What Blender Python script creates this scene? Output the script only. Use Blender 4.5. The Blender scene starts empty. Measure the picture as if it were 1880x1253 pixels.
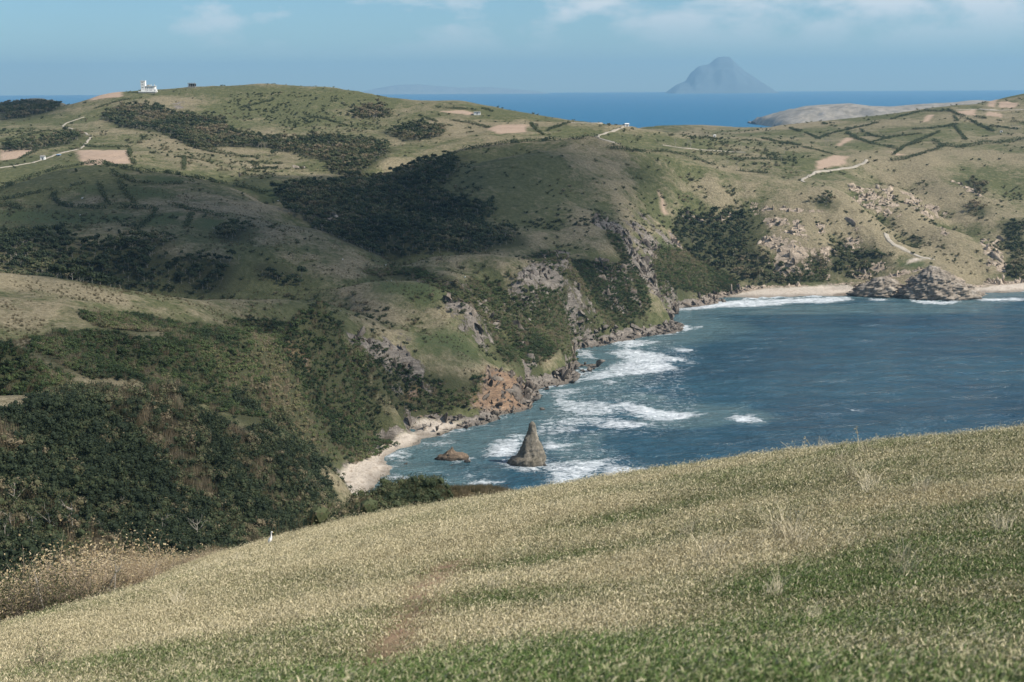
import bpy, bmesh, math, random
import numpy as np
from mathutils import Vector, Matrix, noise as mnoise

rng = np.random.default_rng(7)
random.seed(7)
SC = bpy.context.scene
COL = SC.collection

# ------------------------------------------------------------------ camera, sky, sun, exposure
F, CX, CY, EYE, HZ = 2583.0, 940.0, 626.5, 150.0, 160.0     # focal length in pixels of an 1880 px wide frame, eye height above the sea
PITCH = math.atan((CY - HZ) / F)
ROLL = math.radians(-0.3)
cam = bpy.data.cameras.new('camera')
cam.sensor_width = 36.0
cam.lens = 36.0 * F / 1880.0
cam.clip_start = 0.2
cam.clip_end = 120000.0
cam_o = bpy.data.objects.new('camera', cam)
COL.objects.link(cam_o)
cam_o.matrix_world = (Matrix.Translation((0, 0, EYE)) @ Matrix.Rotation(math.radians(90) - PITCH, 4, 'X')
                      @ Matrix.Rotation(ROLL, 4, 'Z'))
SC.camera = cam_o
cam.dof.use_dof = True
cam.dof.focus_distance = 150.0
cam.dof.aperture_fstop = 4.5

SUN_EL, SUN_AZ = math.radians(44), math.radians(108)         # azimuth clockwise from +Y (the view direction): behind and to the right
SUN = Vector((math.sin(SUN_AZ) * math.cos(SUN_EL), math.cos(SUN_AZ) * math.cos(SUN_EL), math.sin(SUN_EL)))
sun = bpy.data.lights.new('sun', 'SUN')
sun.energy = 4.2
sun.angle = math.radians(0.6)
sun.color = (1.0, 0.93, 0.82)
sun_o = bpy.data.objects.new('sun', sun)
COL.objects.link(sun_o)
sun_o.rotation_euler = (-SUN).to_track_quat('-Z', 'Y').to_euler()

SC.view_settings.view_transform = 'Standard'
SC.view_settings.look = 'None'
SC.view_settings.exposure = 0.55
SC.view_settings.gamma = 1.0
SC.cycles.use_denoising = True
SC.cycles.max_bounces = 5
SC.cycles.diffuse_bounces = 2
SC.cycles.glossy_bounces = 2
SC.cycles.transmission_bounces = 2
SC.cycles.transparent_max_bounces = 16
SC.cycles.volume_bounces = 0
SC.cycles.sample_clamp_indirect = 4.0
SC.cycles.caustics_reflective = False
SC.cycles.caustics_refractive = False
SC.render.film_transparent = False

def NT(tree):
    n, l = tree.nodes, tree.links
    def new(t, **kw):
        nd = n.new(t)
        for k, v in kw.items():
            if k.startswith('i_'):
                key = k[2:]
                key = int(key) if key.isdigit() else key.replace('_', ' ')
                nd.inputs[key].default_value = v
            else:
                setattr(nd, k, v)
        return nd
    def math_(op, a, b=None, c=None, clamp=False):
        nd = n.new('ShaderNodeMath'); nd.operation = op; nd.use_clamp = clamp
        for i, v in enumerate((a, b, c)):
            if v is None: continue
            if isinstance(v, (int, float)): nd.inputs[i].default_value = v
            else: l.new(v, nd.inputs[i])
        return nd.outputs[0]
    def mix(fac, a, b, mode='MIX'):
        nd = n.new('ShaderNodeMix'); nd.data_type = 'RGBA'; nd.blend_type = mode
        for i, v in ((0, fac), (6, a), (7, b)):
            if isinstance(v, (int, float)): nd.inputs[i].default_value = v
            elif isinstance(v, (tuple, list)): nd.inputs[i].default_value = (*v[:3], 1)
            else: l.new(v, nd.inputs[i])
        return nd.outputs[2]
    def ramp(x, *stops):
        nd = n.new('ShaderNodeValToRGB')
        e = nd.color_ramp.elements
        while len(e) < len(stops): e.new(0.5)
        for q, (p, c) in zip(e, stops):
            q.position = p
            q.color = (*c[:3], 1) if isinstance(c, (tuple, list)) else (c, c, c, 1)
        l.new(x, nd.inputs[0])
        return nd.outputs[0]
    def noise(scale, detail=4, rough=0.55, vec=None, dist=0.0, lac=2.0):
        nd = n.new('ShaderNodeTexNoise')
        nd.inputs['Scale'].default_value = scale; nd.inputs['Detail'].default_value = detail
        nd.inputs['Roughness'].default_value = rough; nd.inputs['Distortion'].default_value = dist
        nd.inputs['Lacunarity'].default_value = lac
        if vec is not None: l.new(vec, nd.inputs['Vector'])
        return nd.outputs['Fac']
    def mapping(vec, scale=(1, 1, 1), rot=(0, 0, 0), loc=(0, 0, 0)):
        nd = n.new('ShaderNodeMapping')
        nd.inputs['Scale'].default_value = scale; nd.inputs['Rotation'].default_value = rot; nd.inputs['Location'].default_value = loc
        l.new(vec, nd.inputs['Vector'])
        return nd.outputs[0]
    return n, l, new, math_, mix, ramp, noise, mapping

W = bpy.data.worlds.new('World')
SC.world = W
W.use_nodes = True
n, l, new, math_, mix, ramp, noise, mapping = NT(W.node_tree)
n.clear()
sky = new('ShaderNodeTexSky', sky_type='NISHITA', sun_disc=False, sun_elevation=SUN_EL, sun_rotation=SUN_AZ,
          altitude=150.0, air_density=1.0, dust_density=0.0, ozone_density=3.0)
tc = new('ShaderNodeTexCoord')
sep = new('ShaderNodeSeparateXYZ'); l.new(tc.outputs['Generated'], sep.inputs[0])
zz = math_('MAXIMUM', math_('ADD', sep.outputs[2], 0.055), 0.02)
cv = new('ShaderNodeCombineXYZ')
l.new(math_('DIVIDE', sep.outputs[0], zz), cv.inputs[0]); l.new(math_('DIVIDE', sep.outputs[1], zz), cv.inputs[1])
cn = noise(9.0, 7, 0.56, mapping(tc.outputs['Generated'], scale=(1.0, 1.0, 2.4), loc=(0.33, 0.1, 0.25)), 0.15)
cover = ramp(cn, (0.48, 0.0), (0.585, 1.0))
low = ramp(sep.outputs[2], (0.020, 0.0), (0.054, 1.0))       # cumulus bases stand clear of the horizon
cf = math_('MULTIPLY', math_('MULTIPLY', cover, low), 0.8)
skyc = mix(1.0, sky.outputs[0], (0.64, 0.87, 1.05), 'MULTIPLY')
bg = new('ShaderNodeBackground'); bg.inputs[1].default_value = 0.072
l.new(mix(cf, skyc, (8.6, 8.9, 9.1)), bg.inputs[0])
out = new('ShaderNodeOutputWorld'); l.new(bg.outputs[0], out.inputs[0])

# ------------------------------------------------------------------ survey: sight lines to world points
def ray(px, py):
    u = (px - CX) / F; v = (CY - py) / F
    c, s = math.cos(ROLL), math.sin(ROLL)
    u, v = u * c - v * s, u * s + v * c
    cp, sp = math.cos(PITCH), math.sin(PITCH)
    return (u, cp + v * sp, -sp + v * cp)
def P(px, py, d):
    """the point seen at (px, py) that lies d metres away"""
    r = ray(px, py); t = d / r[1]
    return (r[0] * t, d, EYE + r[2] * t)
def S(px, py, z=0.0):
    """the point seen at (px, py) at height z"""
    r = ray(px, py); t = (z - EYE) / r[2]
    return (r[0] * t, r[1] * t, z)

def hash2(ix, iy, seed):
    with np.errstate(over='ignore'):
        hsh = (ix.astype(np.int64) * 374761393 + iy.astype(np.int64) * 668265263 + seed * 1442695041) & 0xffffffff
        hsh = ((hsh ^ (hsh >> 13)) * 1274126177) & 0xffffffff
        hsh = hsh ^ (hsh >> 16)
    return (hsh & 0xffff) / 65535.0
def vnoise(x, y, seed=0):
    x0 = np.floor(x); y0 = np.floor(y)
    fx = x - x0; fy = y - y0
    fx = fx * fx * fx * (fx * (fx * 6 - 15) + 10); fy = fy * fy * fy * (fy * (fy * 6 - 15) + 10)
    x0 = x0.astype(np.int64); y0 = y0.astype(np.int64)
    a = hash2(x0, y0, seed); b = hash2(x0 + 1, y0, seed); c = hash2(x0, y0 + 1, seed); d = hash2(x0 + 1, y0 + 1, seed)
    return ((a + (b - a) * fx) * (1 - fy) + (c + (d - c) * fx) * fy) * 2 - 1
def fbm(x, y, scale, octaves=4, seed=0, gain=0.5, ridged=False):
    x = np.asarray(x, float) / scale; y = np.asarray(y, float) / scale
    s = 0; a = 1; t = 0
    for i in range(octaves):
        v = vnoise(x + i * 17.3, y - i * 9.1, seed + i)
        if ridged: v = 1 - 2 * np.abs(v)
        s = s + a * v; t += a; a *= gain
        x, y = (x * 0.8 - y * 0.6) * 2.03, (x * 0.6 + y * 0.8) * 2.03
    return s / t
def smooth(a, b, x):
    t = np.clip((x - a) / (b - a), 0, 1)
    return t * t * (3 - 2 * t)

# ------------------------------------------------------------------ the lie of the land
class Field:
    def __init__(self, pts, c, x0, x1, y0, y1, step, lam=0.0):
        p = np.array(pts, float)
        self.p = p
        A = np.sqrt(((p[:, None, :2] - p[None, :, :2]) ** 2).sum(2) + c * c)
        m = len(p)
        L = np.zeros((m + 3, m + 3)); L[:m, :m] = A + np.eye(m) * lam
        L[:m, m] = L[m, :m] = 1; L[:m, m + 1:] = p[:, :2]; L[m + 1:, :m] = p[:, :2].T
        self.w = np.linalg.solve(L, np.r_[p[:, 2], 0, 0, 0]); self.c = c
        self.x0, self.y0, self.step = x0, y0, step
        gx = np.arange(x0, x1 + step, step); gy = np.arange(y0, y1 + step, step)
        X, Y = np.meshgrid(gx, gy)
        self.g = self.exact(X, Y)
    def exact(self, X, Y):
        m = len(self.p)
        z = self.w[m] + self.w[m + 1] * X + self.w[m + 2] * Y
        for (a, b, _), w in zip(self.p, self.w[:m]):
            z += w * np.sqrt((X - a) ** 2 + (Y - b) ** 2 + self.c ** 2)
        return z
    def __call__(self, x, y):
        x = np.asarray(x, float); y = np.asarray(y, float)
        fx = np.clip((x - self.x0) / self.step, 0, self.g.shape[1] - 1.001); fy = np.clip((y - self.y0) / self.step, 0, self.g.shape[0] - 1.001)
        i = fx.astype(int); j = fy.astype(int); fx = fx - i; fy = fy - j
        g = self.g
        return (g[j, i] * (1 - fx) + g[j, i + 1] * fx) * (1 - fy) + (g[j + 1, i] * (1 - fx) + g[j + 1, i + 1] * fx) * fy

COAST = [(681,928),(689,891),(722,859),(742,823),(786,803),(835,790),(883,780),(924,764),(964,754),(976,738),(988,714),
         (1045,702),(1097,669),(1065,641),(1118,633),(1186,619),(1255,605),(1206,576),(1247,568),(1320,558),(1400,547),
         (1519,544),(1579,541),(1671,546),(1743,551),(1790,537),(1878,535),(2000,535),(2200,537)]
coast = [S(*p)[:2] for p in COAST]
coast = [(430,60),(330,120),(220,200),(130,260),(60,320),(5,385),(-38,440)] + coast + [(640,1010),(800,930),(1000,900)]
def resample(pl, step):
    pl = np.array(pl, float); out = [pl[0]]
    for a, b in zip(pl[:-1], pl[1:]):
        k = max(1, int(np.hypot(*(b - a)[:2]) / step))
        for t in range(1, k + 1): out.append(a + (b - a) * t / k)
    return np.array(out)
coast = resample(coast, 26.0)

LAND = """
0,500,540 100,515,555 200,530,570 300,545,590 400,550,620 500,549,640 600,560,650 0,560,480 100,570,485 200,575,500 300,600,525 400,585,565
560,592,615 38,633,400 77,616,410 126,611,415 176,612,425 207,612,430 249,618,440 283,628,452 325,613,475 383,604,500 421,610,508 460,621,520 486,626,535
536,610,555 594,603,570 615,615,573 637,643,575 672,670,578 565,605,564 580,602,567 605,607,572 707,715,598
0,645,330 38,660,335 77,679,340 134,712,345 230,700,385 150,650,400 250,680,415
0,725,290 80,722,300 153,719,310 230,717,318 314,723,325 345,748,340 383,771,355 440,798,375 494,787,410 517,803,425 555,844,450 575,867,462 600,915,473
0,850,262 100,850,275 200,850,285 300,850,300 400,860,330 500,880,385 0,990,240 100,990,250 200,995,255 300,1000,262 450,900,345 500,1000,300 580,930,420 560,1000,330 400,1000,280
400,740,430 500,760,488 600,830,536 450,680,470 540,690,540 600,700,565 660,780,578 350,680,440 640,848,531 690,810,578
666,514,720 717,517,725 771,517,725 803,533,722 835,552,718 867,582,712 892,628,700 905,660,692 927,680,686 700,560,690 770,570,695 739,618,665 803,640,672 830,620,685 803,669,650 860,690,655 700,660,625 760,760,613 860,733,632 915,707,658 840,765,618
762,482,800 787,471,805 835,468,810 876,474,812 915,490,815 962,504,820 1023,507,828 1042,520,830 1058,549,828 1071,582,824 830,500,775 900,520,782 820,516,748 880,545,750 899,562,752 947,600,757 980,560,785 1020,580,802 947,640,735 978,680,716 1030,640,778 1045,672,752 960,530,785 966,672,716
0,345,930 90,320,960 180,302,1000 300,322,980 400,340,960 450,357,940 530,383,900 600,430,840 650,450,815 690,467,818 720,489,805 0,380,860 100,370,870 250,380,860 400,390,850 0,420,790 100,420,790 250,430,780 400,430,790 500,430,800
50,445,745 50,500,700 150,525,715 300,540,720 400,545,720 480,530,730 560,500,750 620,500,752 600,470,780 660,497,765 150,470,735 300,480,735 420,480,745
560,350,1010 600,400,930 640,380,970 650,430,890 700,460,860 760,468,858 700,350,1040 760,400,970 800,340,1030 840,440,890 900,466,866 960,492,866 1030,505,872 1075,575,850 1110,600,845
1097,250,1180 1012,257,1175 926,262,1170 840,275,1160 771,299,1140 720,316,1130 669,338,1110
970,277,1110 929,288,1085 892,322,1040 885,353,1000 943,384,975 994,415,950 1046,350,1040 1080,384,1000 1108,415,970 1128,440,945 1140,475,925 1000,440,915 1050,470,905 1000,480,885 1060,520,868 1120,530,880 1160,530,890 1170,570,872
1097,336,1060 1149,370,1045 1183,422,1020 1166,450,985 1190,500,955 1200,545,930 1160,480,962
1150,272,1170 1230,285,1175 1300,305,1180 1400,320,1180 1480,338,1170 1560,357,1150 1600,400,1120 1640,440,1090 1690,478,1062 1725,495,1040
1230,340,1130 1300,400,1105 1230,420,1075 1250,480,1020 1300,500,1045 1380,380,1130 1390,420,1100 1450,400,1105 1450,450,1065 1370,480,1062 1450,510,1045 1530,410,1100 1540,500,1055 1520,460,1070 1570,480,1070 1600,500,1058 1640,505,1045 1300,540,1000 1400,530,1030 1520,532,1034 1690,520,1025 1740,515,1028
1640,345,1230 1700,385,1170 1740,420,1130 1780,470,1090 1800,515,1062 1680,430,1125 1700,460,1090 1650,400,1150 1600,360,1190 1850,350,1250 1850,450,1120 1880,420,1140 1870,510,1070 1800,400,1170 1930,500,1080 1950,400,1180 1760,350,1230
0,300,1150 180,285,1130 60,260,1240 250,282,1140 400,310,1110 300,250,1300 150,240,1330 500,300,1200 640,330,1130 550,335,1080 450,347,1020 100,318,1040 300,318,1060 520,372,975 420,260,1290 560,250,1340 700,300,1190 680,270,1290 800,260,1300 850,240,1380 900,250,1300
130,195,1560 200,172,1540 270,167,1550 350,161,1580 430,158,1600 490,155,1600 600,160,1590 660,170,1570 720,180,1560 850,186,1540 950,205,1500 1000,220,1450 1100,227,1400 1150,234,1380 1050,240,1340 300,200,1450 500,200,1480 700,215,1460 80,225,1420 0,230,1420
60,184,2100 0,197,2050 110,188,2080 30,210,1800 
1200,245,1500 1300,270,1340 1250,250,1480 1400,240,1760 1350,255,1450 1450,228,1720 1530,222,1700 1600,215,1690 1700,203,1680 1740,196,1690 1800,192,1740 1880,173,1800 1960,160,1850 1500,250,1560 1600,250,1520 1700,240,1500 1800,250,1480 1880,230,1560 1450,280,1330 1550,300,1290 1650,275,1370 1750,270,1380 1850,262,1420 1480,330,1200 1600,292,1310 1700,300,1300 1550,335,1210 1250,300,1220 1400,305,1260 1260,236,1950 1180,234,1900 1300,240,1960
"""
pts = [P(*map(float, q.split(','))) for q in LAND.split()]
# crests that stand clear of what lies behind: (crest, metres behind it, drop there)
CRESTS = [("0,725,290 80,722,300 153,719,310 230,717,318 314,723,325 345,748,340 383,771,355 440,798,375 494,787,410 517,803,425 555,844,450", 24, 10),
          ("0,645,330 38,660,335 77,679,340", 16, 7),
          ("38,633,400 126,611,415 207,612,430 325,613,475 383,604,500 421,610,508 486,626,535 536,610,555 594,603,570", 26, 7),
          ("0,500,540 100,515,555 200,530,570 300,545,590 400,550,620 500,549,640 600,556,650", 40, 17),
          ("666,514,720 717,517,725 771,517,725 803,533,722 835,552,718 867,582,712 892,628,700", 18, 10),
          ("762,482,800 787,471,805 835,468,810 876,474,812 915,490,815 962,504,820 1023,507,828", 24, 14),
          ("0,345,930 90,320,960 180,302,1000 300,322,980 400,340,960 450,357,940 530,383,900 600,430,840 650,450,815 690,467,818", 34, 12),
          ("1097,250,1180 1012,257,1175 926,262,1170 840,275,1160 771,299,1140 720,316,1130", 40, 14),
          ("970,277,1110 929,288,1085", 24, 8),
          ("1150,272,1170 1230,285,1175 1300,305,1180 1400,320,1180 1480,338,1170", 30, 11),
          ("1560,357,1150 1600,400,1120 1640,440,1090", 22, 9),
          ("1640,345,1230 1700,385,1170 1740,420,1130", 20, 9),
          ("1128,440,945 1140,475,925", 18, 12)]
for line, back, drop in CRESTS:
    for q in line.split():
        x, y, z = P(*map(float, q.split(',')))
        k = 1 + back / y
        pts.append((x * k, y * k, z - drop))
for i in range(0, len(coast)):
    a = coast[max(0, i - 1)]; b = coast[min(len(coast) - 1, i + 1)]; t = (b - a) / np.hypot(*(b - a))
    nrm = np.array((t[1], -t[0]))                              # seaward
    pts.append((*coast[i], 0.0))
    if i % 2 == 0:
        pts.append((*(coast[i] + nrm * 30), -5.0)); pts.append((*(coast[i] + nrm * 140), -16.0))
# the two beaches lie nearly flat
pts += [S(*q) for q in ((650,905,1.2),(628,905,2.2),(655,870,1.5),(690,845,1.2),(672,855,1.9),(705,825,1.6),(725,806,1.8),(752,795,1.6),(775,785,1.8),(650,935,1.0),(630,940,1.8),(600,905,2.6),(612,928,2.0),(597,885,3.0),(612,890,2.6),(620,866,3.0),(645,850,3.0),(668,835,3.0),(692,814,3.0),(706,795,3.0),(725,781,3.0),(760,771,3.0),(800,768,3.0),(640,885,2.0),(1400,535,2.0),(1450,533,2.4),(1520,531,2.4),(1570,530,2.5),(1820,528,2.5),(1870,526,2.5))]
# ground out of sight, behind crests and below the near hill
pts += [(-20,100,100),(-60,140,80),(-130,140,85),(-130,200,66),(-60,200,57),(-10,230,48),(20,290,30),(-30,330,28),(-40,400,12),(0,160,80),(60,120,80),(120,100,80),(60,200,45),(150,150,45),
        (-230,240,85),(-260,330,90),(-280,450,95),(-300,600,80),(-360,750,80),(-430,900,95),(-560,1150,105),(-640,1400,120),(-150,60,115),(-200,140,95),(0,0,120),(150,30,110),(-100,0,125),
        (620,1200,70),(640,1400,110),(700,1700,140),(800,2000,120),(850,1200,60),
        (-900,2300,20),(-600,2350,0),(-300,2300,0),(0,2200,0),(300,2300,0),(600,2400,0),(900,2300,40),(-750,2150,70),(-500,1900,90),(-300,1850,80),(-100,1800,70),(60,1750,60),(200,2080,20),(400,2050,40),(500,1950,70),
        (-300,2700,-20),(0,2700,-20),(400,2700,-20),(-700,2750,-20),(800,2700,-20),(-1000,1500,100),(-1000,2000,80)]
pts += [(370,900,-22),(250,760,-22),(200,600,-20),(250,450,-18),(500,700,-25),(400,550,-22),(700,700,-25),(330,300,-14)]
# no two control points may coincide
keep = []
for p in [q for q in pts if 0.9 < q[2] < 3.3] + pts:
    if all((p[0] - q[0]) ** 2 + (p[1] - q[1]) ** 2 > 25 for q in keep): keep.append(p)
BASE = Field(keep, 8.0, -1000, 1000, -20, 2760, 5.0, lam=-0.1)

def cubic(self, x, y):
    """smooth (Catmull-Rom) look-up on the 5 m grid"""
    g = self.g
    x = np.asarray(x, float); y = np.asarray(y, float)
    fx = np.clip((x - self.x0) / self.step, 1, g.shape[1] - 2.001); fy = np.clip((y - self.y0) / self.step, 1, g.shape[0] - 2.001)
    i = fx.astype(int); j = fy.astype(int); fx = fx - i; fy = fy - j
    def wts(t): return (((-t + 2) * t - 1) * t / 2, ((3 * t - 5) * t * t + 2) / 2, ((-3 * t + 4) * t + 1) * t / 2, (t - 1) * t * t / 2)
    wx, wy = wts(fx), wts(fy)
    s = 0
    for b in range(4):
        r = 0
        for a in range(4): r = r + wx[a] * g[j + b - 1, i + a - 1]
        s = s + wy[b] * r
    return s
Field.smooth_at = cubic
_gy, _gx = np.gradient(BASE.g, BASE.step)
class Sub(Field):
    def __init__(self, like, g): self.x0, self.y0, self.step, self.g = like.x0, like.y0, like.step, g
SLOPE = Sub(BASE, np.hypot(_gx, _gy))

def coast_dist(x, y):
    """metres to the waterline (unsigned), on a coarse look-up"""
    return CD(x, y)
_cx = np.arange(-1000, 1001, 5.0); _cy = np.arange(-20, 2765, 5.0)
_X, _Y = np.meshgrid(_cx, _cy)
_d = np.full(_X.shape, 1e9)
_fine = resample(coast, 8.0)
for a in _fine: _d = np.minimum(_d, (_X - a[0]) ** 2 + (_Y - a[1]) ** 2)
CD = Sub(BASE, np.sqrt(_d)[:BASE.g.shape[0], :BASE.g.shape[1]])

def land_raw(x, y):
    """height of the hills"""
    z = BASE.smooth_at(x, y); sl = SLOPE(x, y); cd = CD(x, y)
    steep = smooth(0.12, 0.8, sl)
    inland = smooth(0.0, 14.0, cd) * smooth(1.0, 9.0, z)
    z = z + steep * inland * (4.6 * fbm(x, y, 52, 5, 3, ridged=True) + 1.6 * fbm(x, y, 15, 3, 9)) + inland * 0.9 * fbm(x, y, 34, 4, 5, ridged=True)
    # field steps: low terraces on the gentler far ground
    far = smooth(750, 900, y) * (1 - smooth(0.15, 0.4, sl)) * smooth(40, 60, z)
    q = z / 3.2 + 2.2 * fbm(x, y, 90, 3, 31)
    f = q - np.floor(q)
    z = z + far * 3.2 * 0.55 * smooth(-0.3, 0.3, fbm(x, y, 140, 2, 33)) * (smooth(0.35, 0.65, f) - f)
    # rock: broken ledges on the sea cliffs
    cl = smooth(0.75, 1.3, sl) * smooth(0.5, 4, z) * (1 - smooth(70, 110, cd))
    z = z + cl * (3.2 * fbm(x, y, 24, 3, 20, ridged=True) + 1.8 * fbm(x, y, 9, 3, 21, ridged=True) + 0.8 * fbm(x, y, 3.5, 2, 24))
    cliffs = smooth(628, 650, y) * (1 - smooth(930, 990, y)) * (1 - smooth(120, 160, x))
    z = z + cliffs * 14.0 * (0.6 + 0.5 * fbm(x, y, 36, 3, 41)) * smooth(5, 13, cd) * (1 - smooth(16, 75, cd)) * smooth(0.3, 3.0, z)
    rgt = smooth(110, 170, x) * smooth(985, 1030, y) * (1 - smooth(1230, 1300, y))
    z = z + rgt * steep * inland * (4.0 * fbm(x, y, 36, 4, 45, ridged=True) + 1.2 * fbm(x, y, 11, 3, 47, ridged=True))
    shore = (1 - smooth(6, 16, cd)) * smooth(-1.0, 0.6, z)
    z = z + shore * 0.9 * np.maximum(0, fbm(x, y, 5, 3, 27))
    return z

HX0, HY0, HS = -830.0, 70.0, 2.5
_X, _Y = np.meshgrid(np.arange(HX0, 831, HS), np.arange(HY0, 2700, HS))
HG = Sub(BASE, land_raw(_X, _Y)); HG.x0, HG.y0, HG.step = HX0, HY0, HS
def _box(a, k):
    c = np.cumsum(np.pad(a, ((k + 1, k), (0, 0)), mode='edge'), 0); a = (c[2 * k + 1:] - c[:-2 * k - 1]) / (2 * k + 1)
    c = np.cumsum(np.pad(a, ((0, 0), (k + 1, k)), mode='edge'), 1); return (c[:, 2 * k + 1:] - c[:, :-2 * k - 1]) / (2 * k + 1)
HOLLOW = Sub(BASE, np.clip(_box(_box(HG.g, 4), 3) - _box(HG.g, 1), -3, 3)); HOLLOW.x0, HOLLOW.y0, HOLLOW.step = HX0, HY0, HS      # above 0 in gullies, below 0 on spurs
def land(x, y):
    """height of the hills: sharp knobs worn down"""
    return land_raw(x, y) - 0.85 * np.maximum(0, -HOLLOW(x, y) - 0.55) * (1 - 0.8 * smooth(0.9, 1.4, SLOPE(x, y)))
HG.g = land(_X, _Y)
_ts = np.concatenate([np.arange(95, 700, 1.0), np.arange(700, 2650, 2.0)])
def hit(px, py, y_min=95):
    """where the sight line through (px, py) meets the hills (or the sea)"""
    r = ray(px, py)
    t = _ts[_ts >= y_min] / r[1]
    x, y, z = r[0] * t, r[1] * t, EYE + r[2] * t
    below = z < np.maximum(HG(x, y), 0.0)
    k = int(np.argmax(below)) if below.any() else len(t) - 1
    return (x[k], y[k], float(HG(x[k], y[k])))
def parse(s): return [tuple(map(float, q.split(','))) for q in s.split()]
def world_poly(s, y_min=95):
    """outline of a patch of ground, given by its corners as seen"""
    pl = resample(parse(s) + [parse(s)[0]], 12.0)[:-1]
    return np.array([hit(a, b, y_min)[:2] for a, b in pl])
def world_line(s, y_min=95, step=8.0):
    pl = resample(parse(s), step)
    return np.array([hit(a, b, y_min) for a, b in pl])
def inside(x, y, poly):
    sh = x.shape; x = x.ravel(); y = y.ravel()
    x0, y0 = poly.min(0); x1, y1 = poly.max(0)
    sel = np.nonzero((x >= x0) & (x <= x1) & (y >= y0) & (y <= y1))[0]
    r = np.zeros(len(x), bool)
    if len(sel):
        xs, ys = x[sel], y[sel]; c = np.zeros(len(sel), bool)
        for (ax, ay), (bx, by) in zip(poly, np.roll(poly, -1, 0)):
            if ay == by: continue
            c ^= ((ay > ys) != (by > ys)) & (xs < (bx - ax) * (ys - ay) / (by - ay) + ax)
        r[sel] = c
    return r.reshape(sh)
def patch(x, y, poly, wob=3.0, feather=2.0, seed=50):
    """soft-edged coverage of a patch"""
    out = np.zeros(x.size)
    mg = wob + feather + 1
    x0, y0 = poly.min(0) - mg; x1, y1 = poly.max(0) + mg
    xr, yr = x.ravel(), y.ravel()
    sel = np.nonzero((xr > x0) & (xr < x1) & (yr > y0) & (yr < y1))[0]
    if len(sel):
        xs, ys = xr[sel], yr[sel]
        dx = wob * fbm(xs, ys, wob * 4 + 4, 3, seed); dy = wob * fbm(xs, ys, wob * 4 + 4, 3, seed + 40)
        s = 0
        for a, b in ((0.7, 0.3), (-0.3, 0.7), (-0.7, -0.3), (0.3, -0.7)):
            s = s + inside(xs + dx + a * feather, ys + dy + b * feather, poly)
        out[sel] = s / 4.0
    return out.reshape(x.shape)

# what grows and lies where, as patches of ground: (outline, wobble, feather)
WOODS = {k: [world_poly(q) for q in v] for k, v in {
    'thicket': ["0,762 60,742 153,721 314,725 345,750 440,800 494,785 555,838 580,862 605,910 628,940 640,955 600,975 500,1030 330,1075 0,1120 -60,1120 -60,780"],
    'scrub': ["45,642 126,613 249,620 290,640 330,606 421,604 486,620 540,603 594,594 625,610 650,650 685,700 700,770 690,800 655,835 600,838 520,790 440,780 350,730 250,700 150,690",
              "-20,642 0,643 45,655 95,678 140,708 120,716 -20,718", "650,640 700,650 760,680 830,700 900,690 880,735 820,755 760,762 722,766 690,740",
              "670,502 770,492 850,520 900,590 960,670 930,672 880,592 840,548 770,513 690,513",
              "150,575 260,580 380,600 480,590 600,590 640,600 560,600 480,620 420,606 330,606 250,612 190,606",
              "1110,420 1140,440 1180,520 1195,560 1170,570 1150,500", "1060,560 1080,560 1120,600 1085,630 1070,600",
              "960,470 1010,460 1060,480 1080,530 1030,500", "850,524 900,517 960,532 1040,527 1060,560 1075,610 1040,640 1000,670 980,690 950,650 900,580", "1000,470 1060,478 1140,482 1180,570 1190,595 1120,602 1080,560 1040,515", "1480,480 1525,470 1520,515 1440,525 1450,500", "1192,450 1250,455 1345,502 1358,528 1300,538 1215,545 1197,500"],
    'wood': ["0,432 100,427 130,450 260,440 330,442 300,470 400,480 455,487 450,520 420,543 300,540 150,520 0,495", "400,430 440,408 470,425 450,446 410,446",
             "480,490 540,500 560,520 500,525 470,510",
             "512,347 600,342 660,337 720,320 770,302 850,282 830,320 800,350 870,380 900,370 870,410 950,425 960,450 900,468 820,463 760,468 710,478 640,448 560,410 520,382",
             "190,215 230,196 290,196 340,212 400,222 430,247 520,256 600,252 680,262 720,277 700,300 660,333 610,318 590,290 500,276 420,270 380,275 300,246 220,236",
             "640,202 700,192 720,212 660,220", "700,242 760,227 820,234 810,252 740,262", "95,262 130,242 160,250 150,262 40,280 0,282 0,270",
             "1240,404 1300,402 1366,397 1390,402 1385,455 1430,490 1475,520 1390,523 1340,500 1280,480 1245,445",
             "1530,457 1600,462 1640,482 1610,500 1570,518 1520,513", "1840,412 1880,402 1885,520 1845,508 1855,460", "1770,332 1810,336 1800,360 1775,355",
             "1778,376 1810,376 1815,400 1790,402", "1490,362 1530,362 1525,380 1495,380", "0,195 60,186 110,190 100,205 30,218 0,222"],
}.items()}
WOODS['scrub'] += [np.array(q, float) for q in ([(-102, 540), (-60, 545), (-50, 575), (-58, 600), (-98, 602)], [(-138, 316), (-100, 320), (-90, 346), (-110, 364), (-142, 360)])]
WOODS['thicket'] += [np.array([(-92, 438), (-66, 443), (-55, 470), (-59, 486), (-82, 480)], float)]
SPARSE = [world_poly(q) for q in ["1200,330 1290,325 1380,370 1385,400 1240,402 1205,380", "1390,390 1480,395 1530,420 1530,460 1440,440 1395,430", "1560,345 1640,350 1700,400 1760,440 1780,500 1700,470 1640,430 1600,390", "400,175 560,170 720,195 760,230 640,250 520,240 420,215", "0,240 100,235 120,260 0,280", "230,240 340,260 440,285 560,300 480,330 330,300", "1250,250 1450,260 1480,320 1380,312 1260,285", "1780,360 1880,350 1880,500 1830,480", "0,395 200,390 440,430 540,470 500,500 330,440 120,425", "640,600 760,640 860,690 800,700 700,660", "940,385 1100,380 1180,430 1160,470 1040,460 960,430", "720,330 860,290 900,350 860,380 800,345", "560,545 700,560 740,610 640,600"]]
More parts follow.
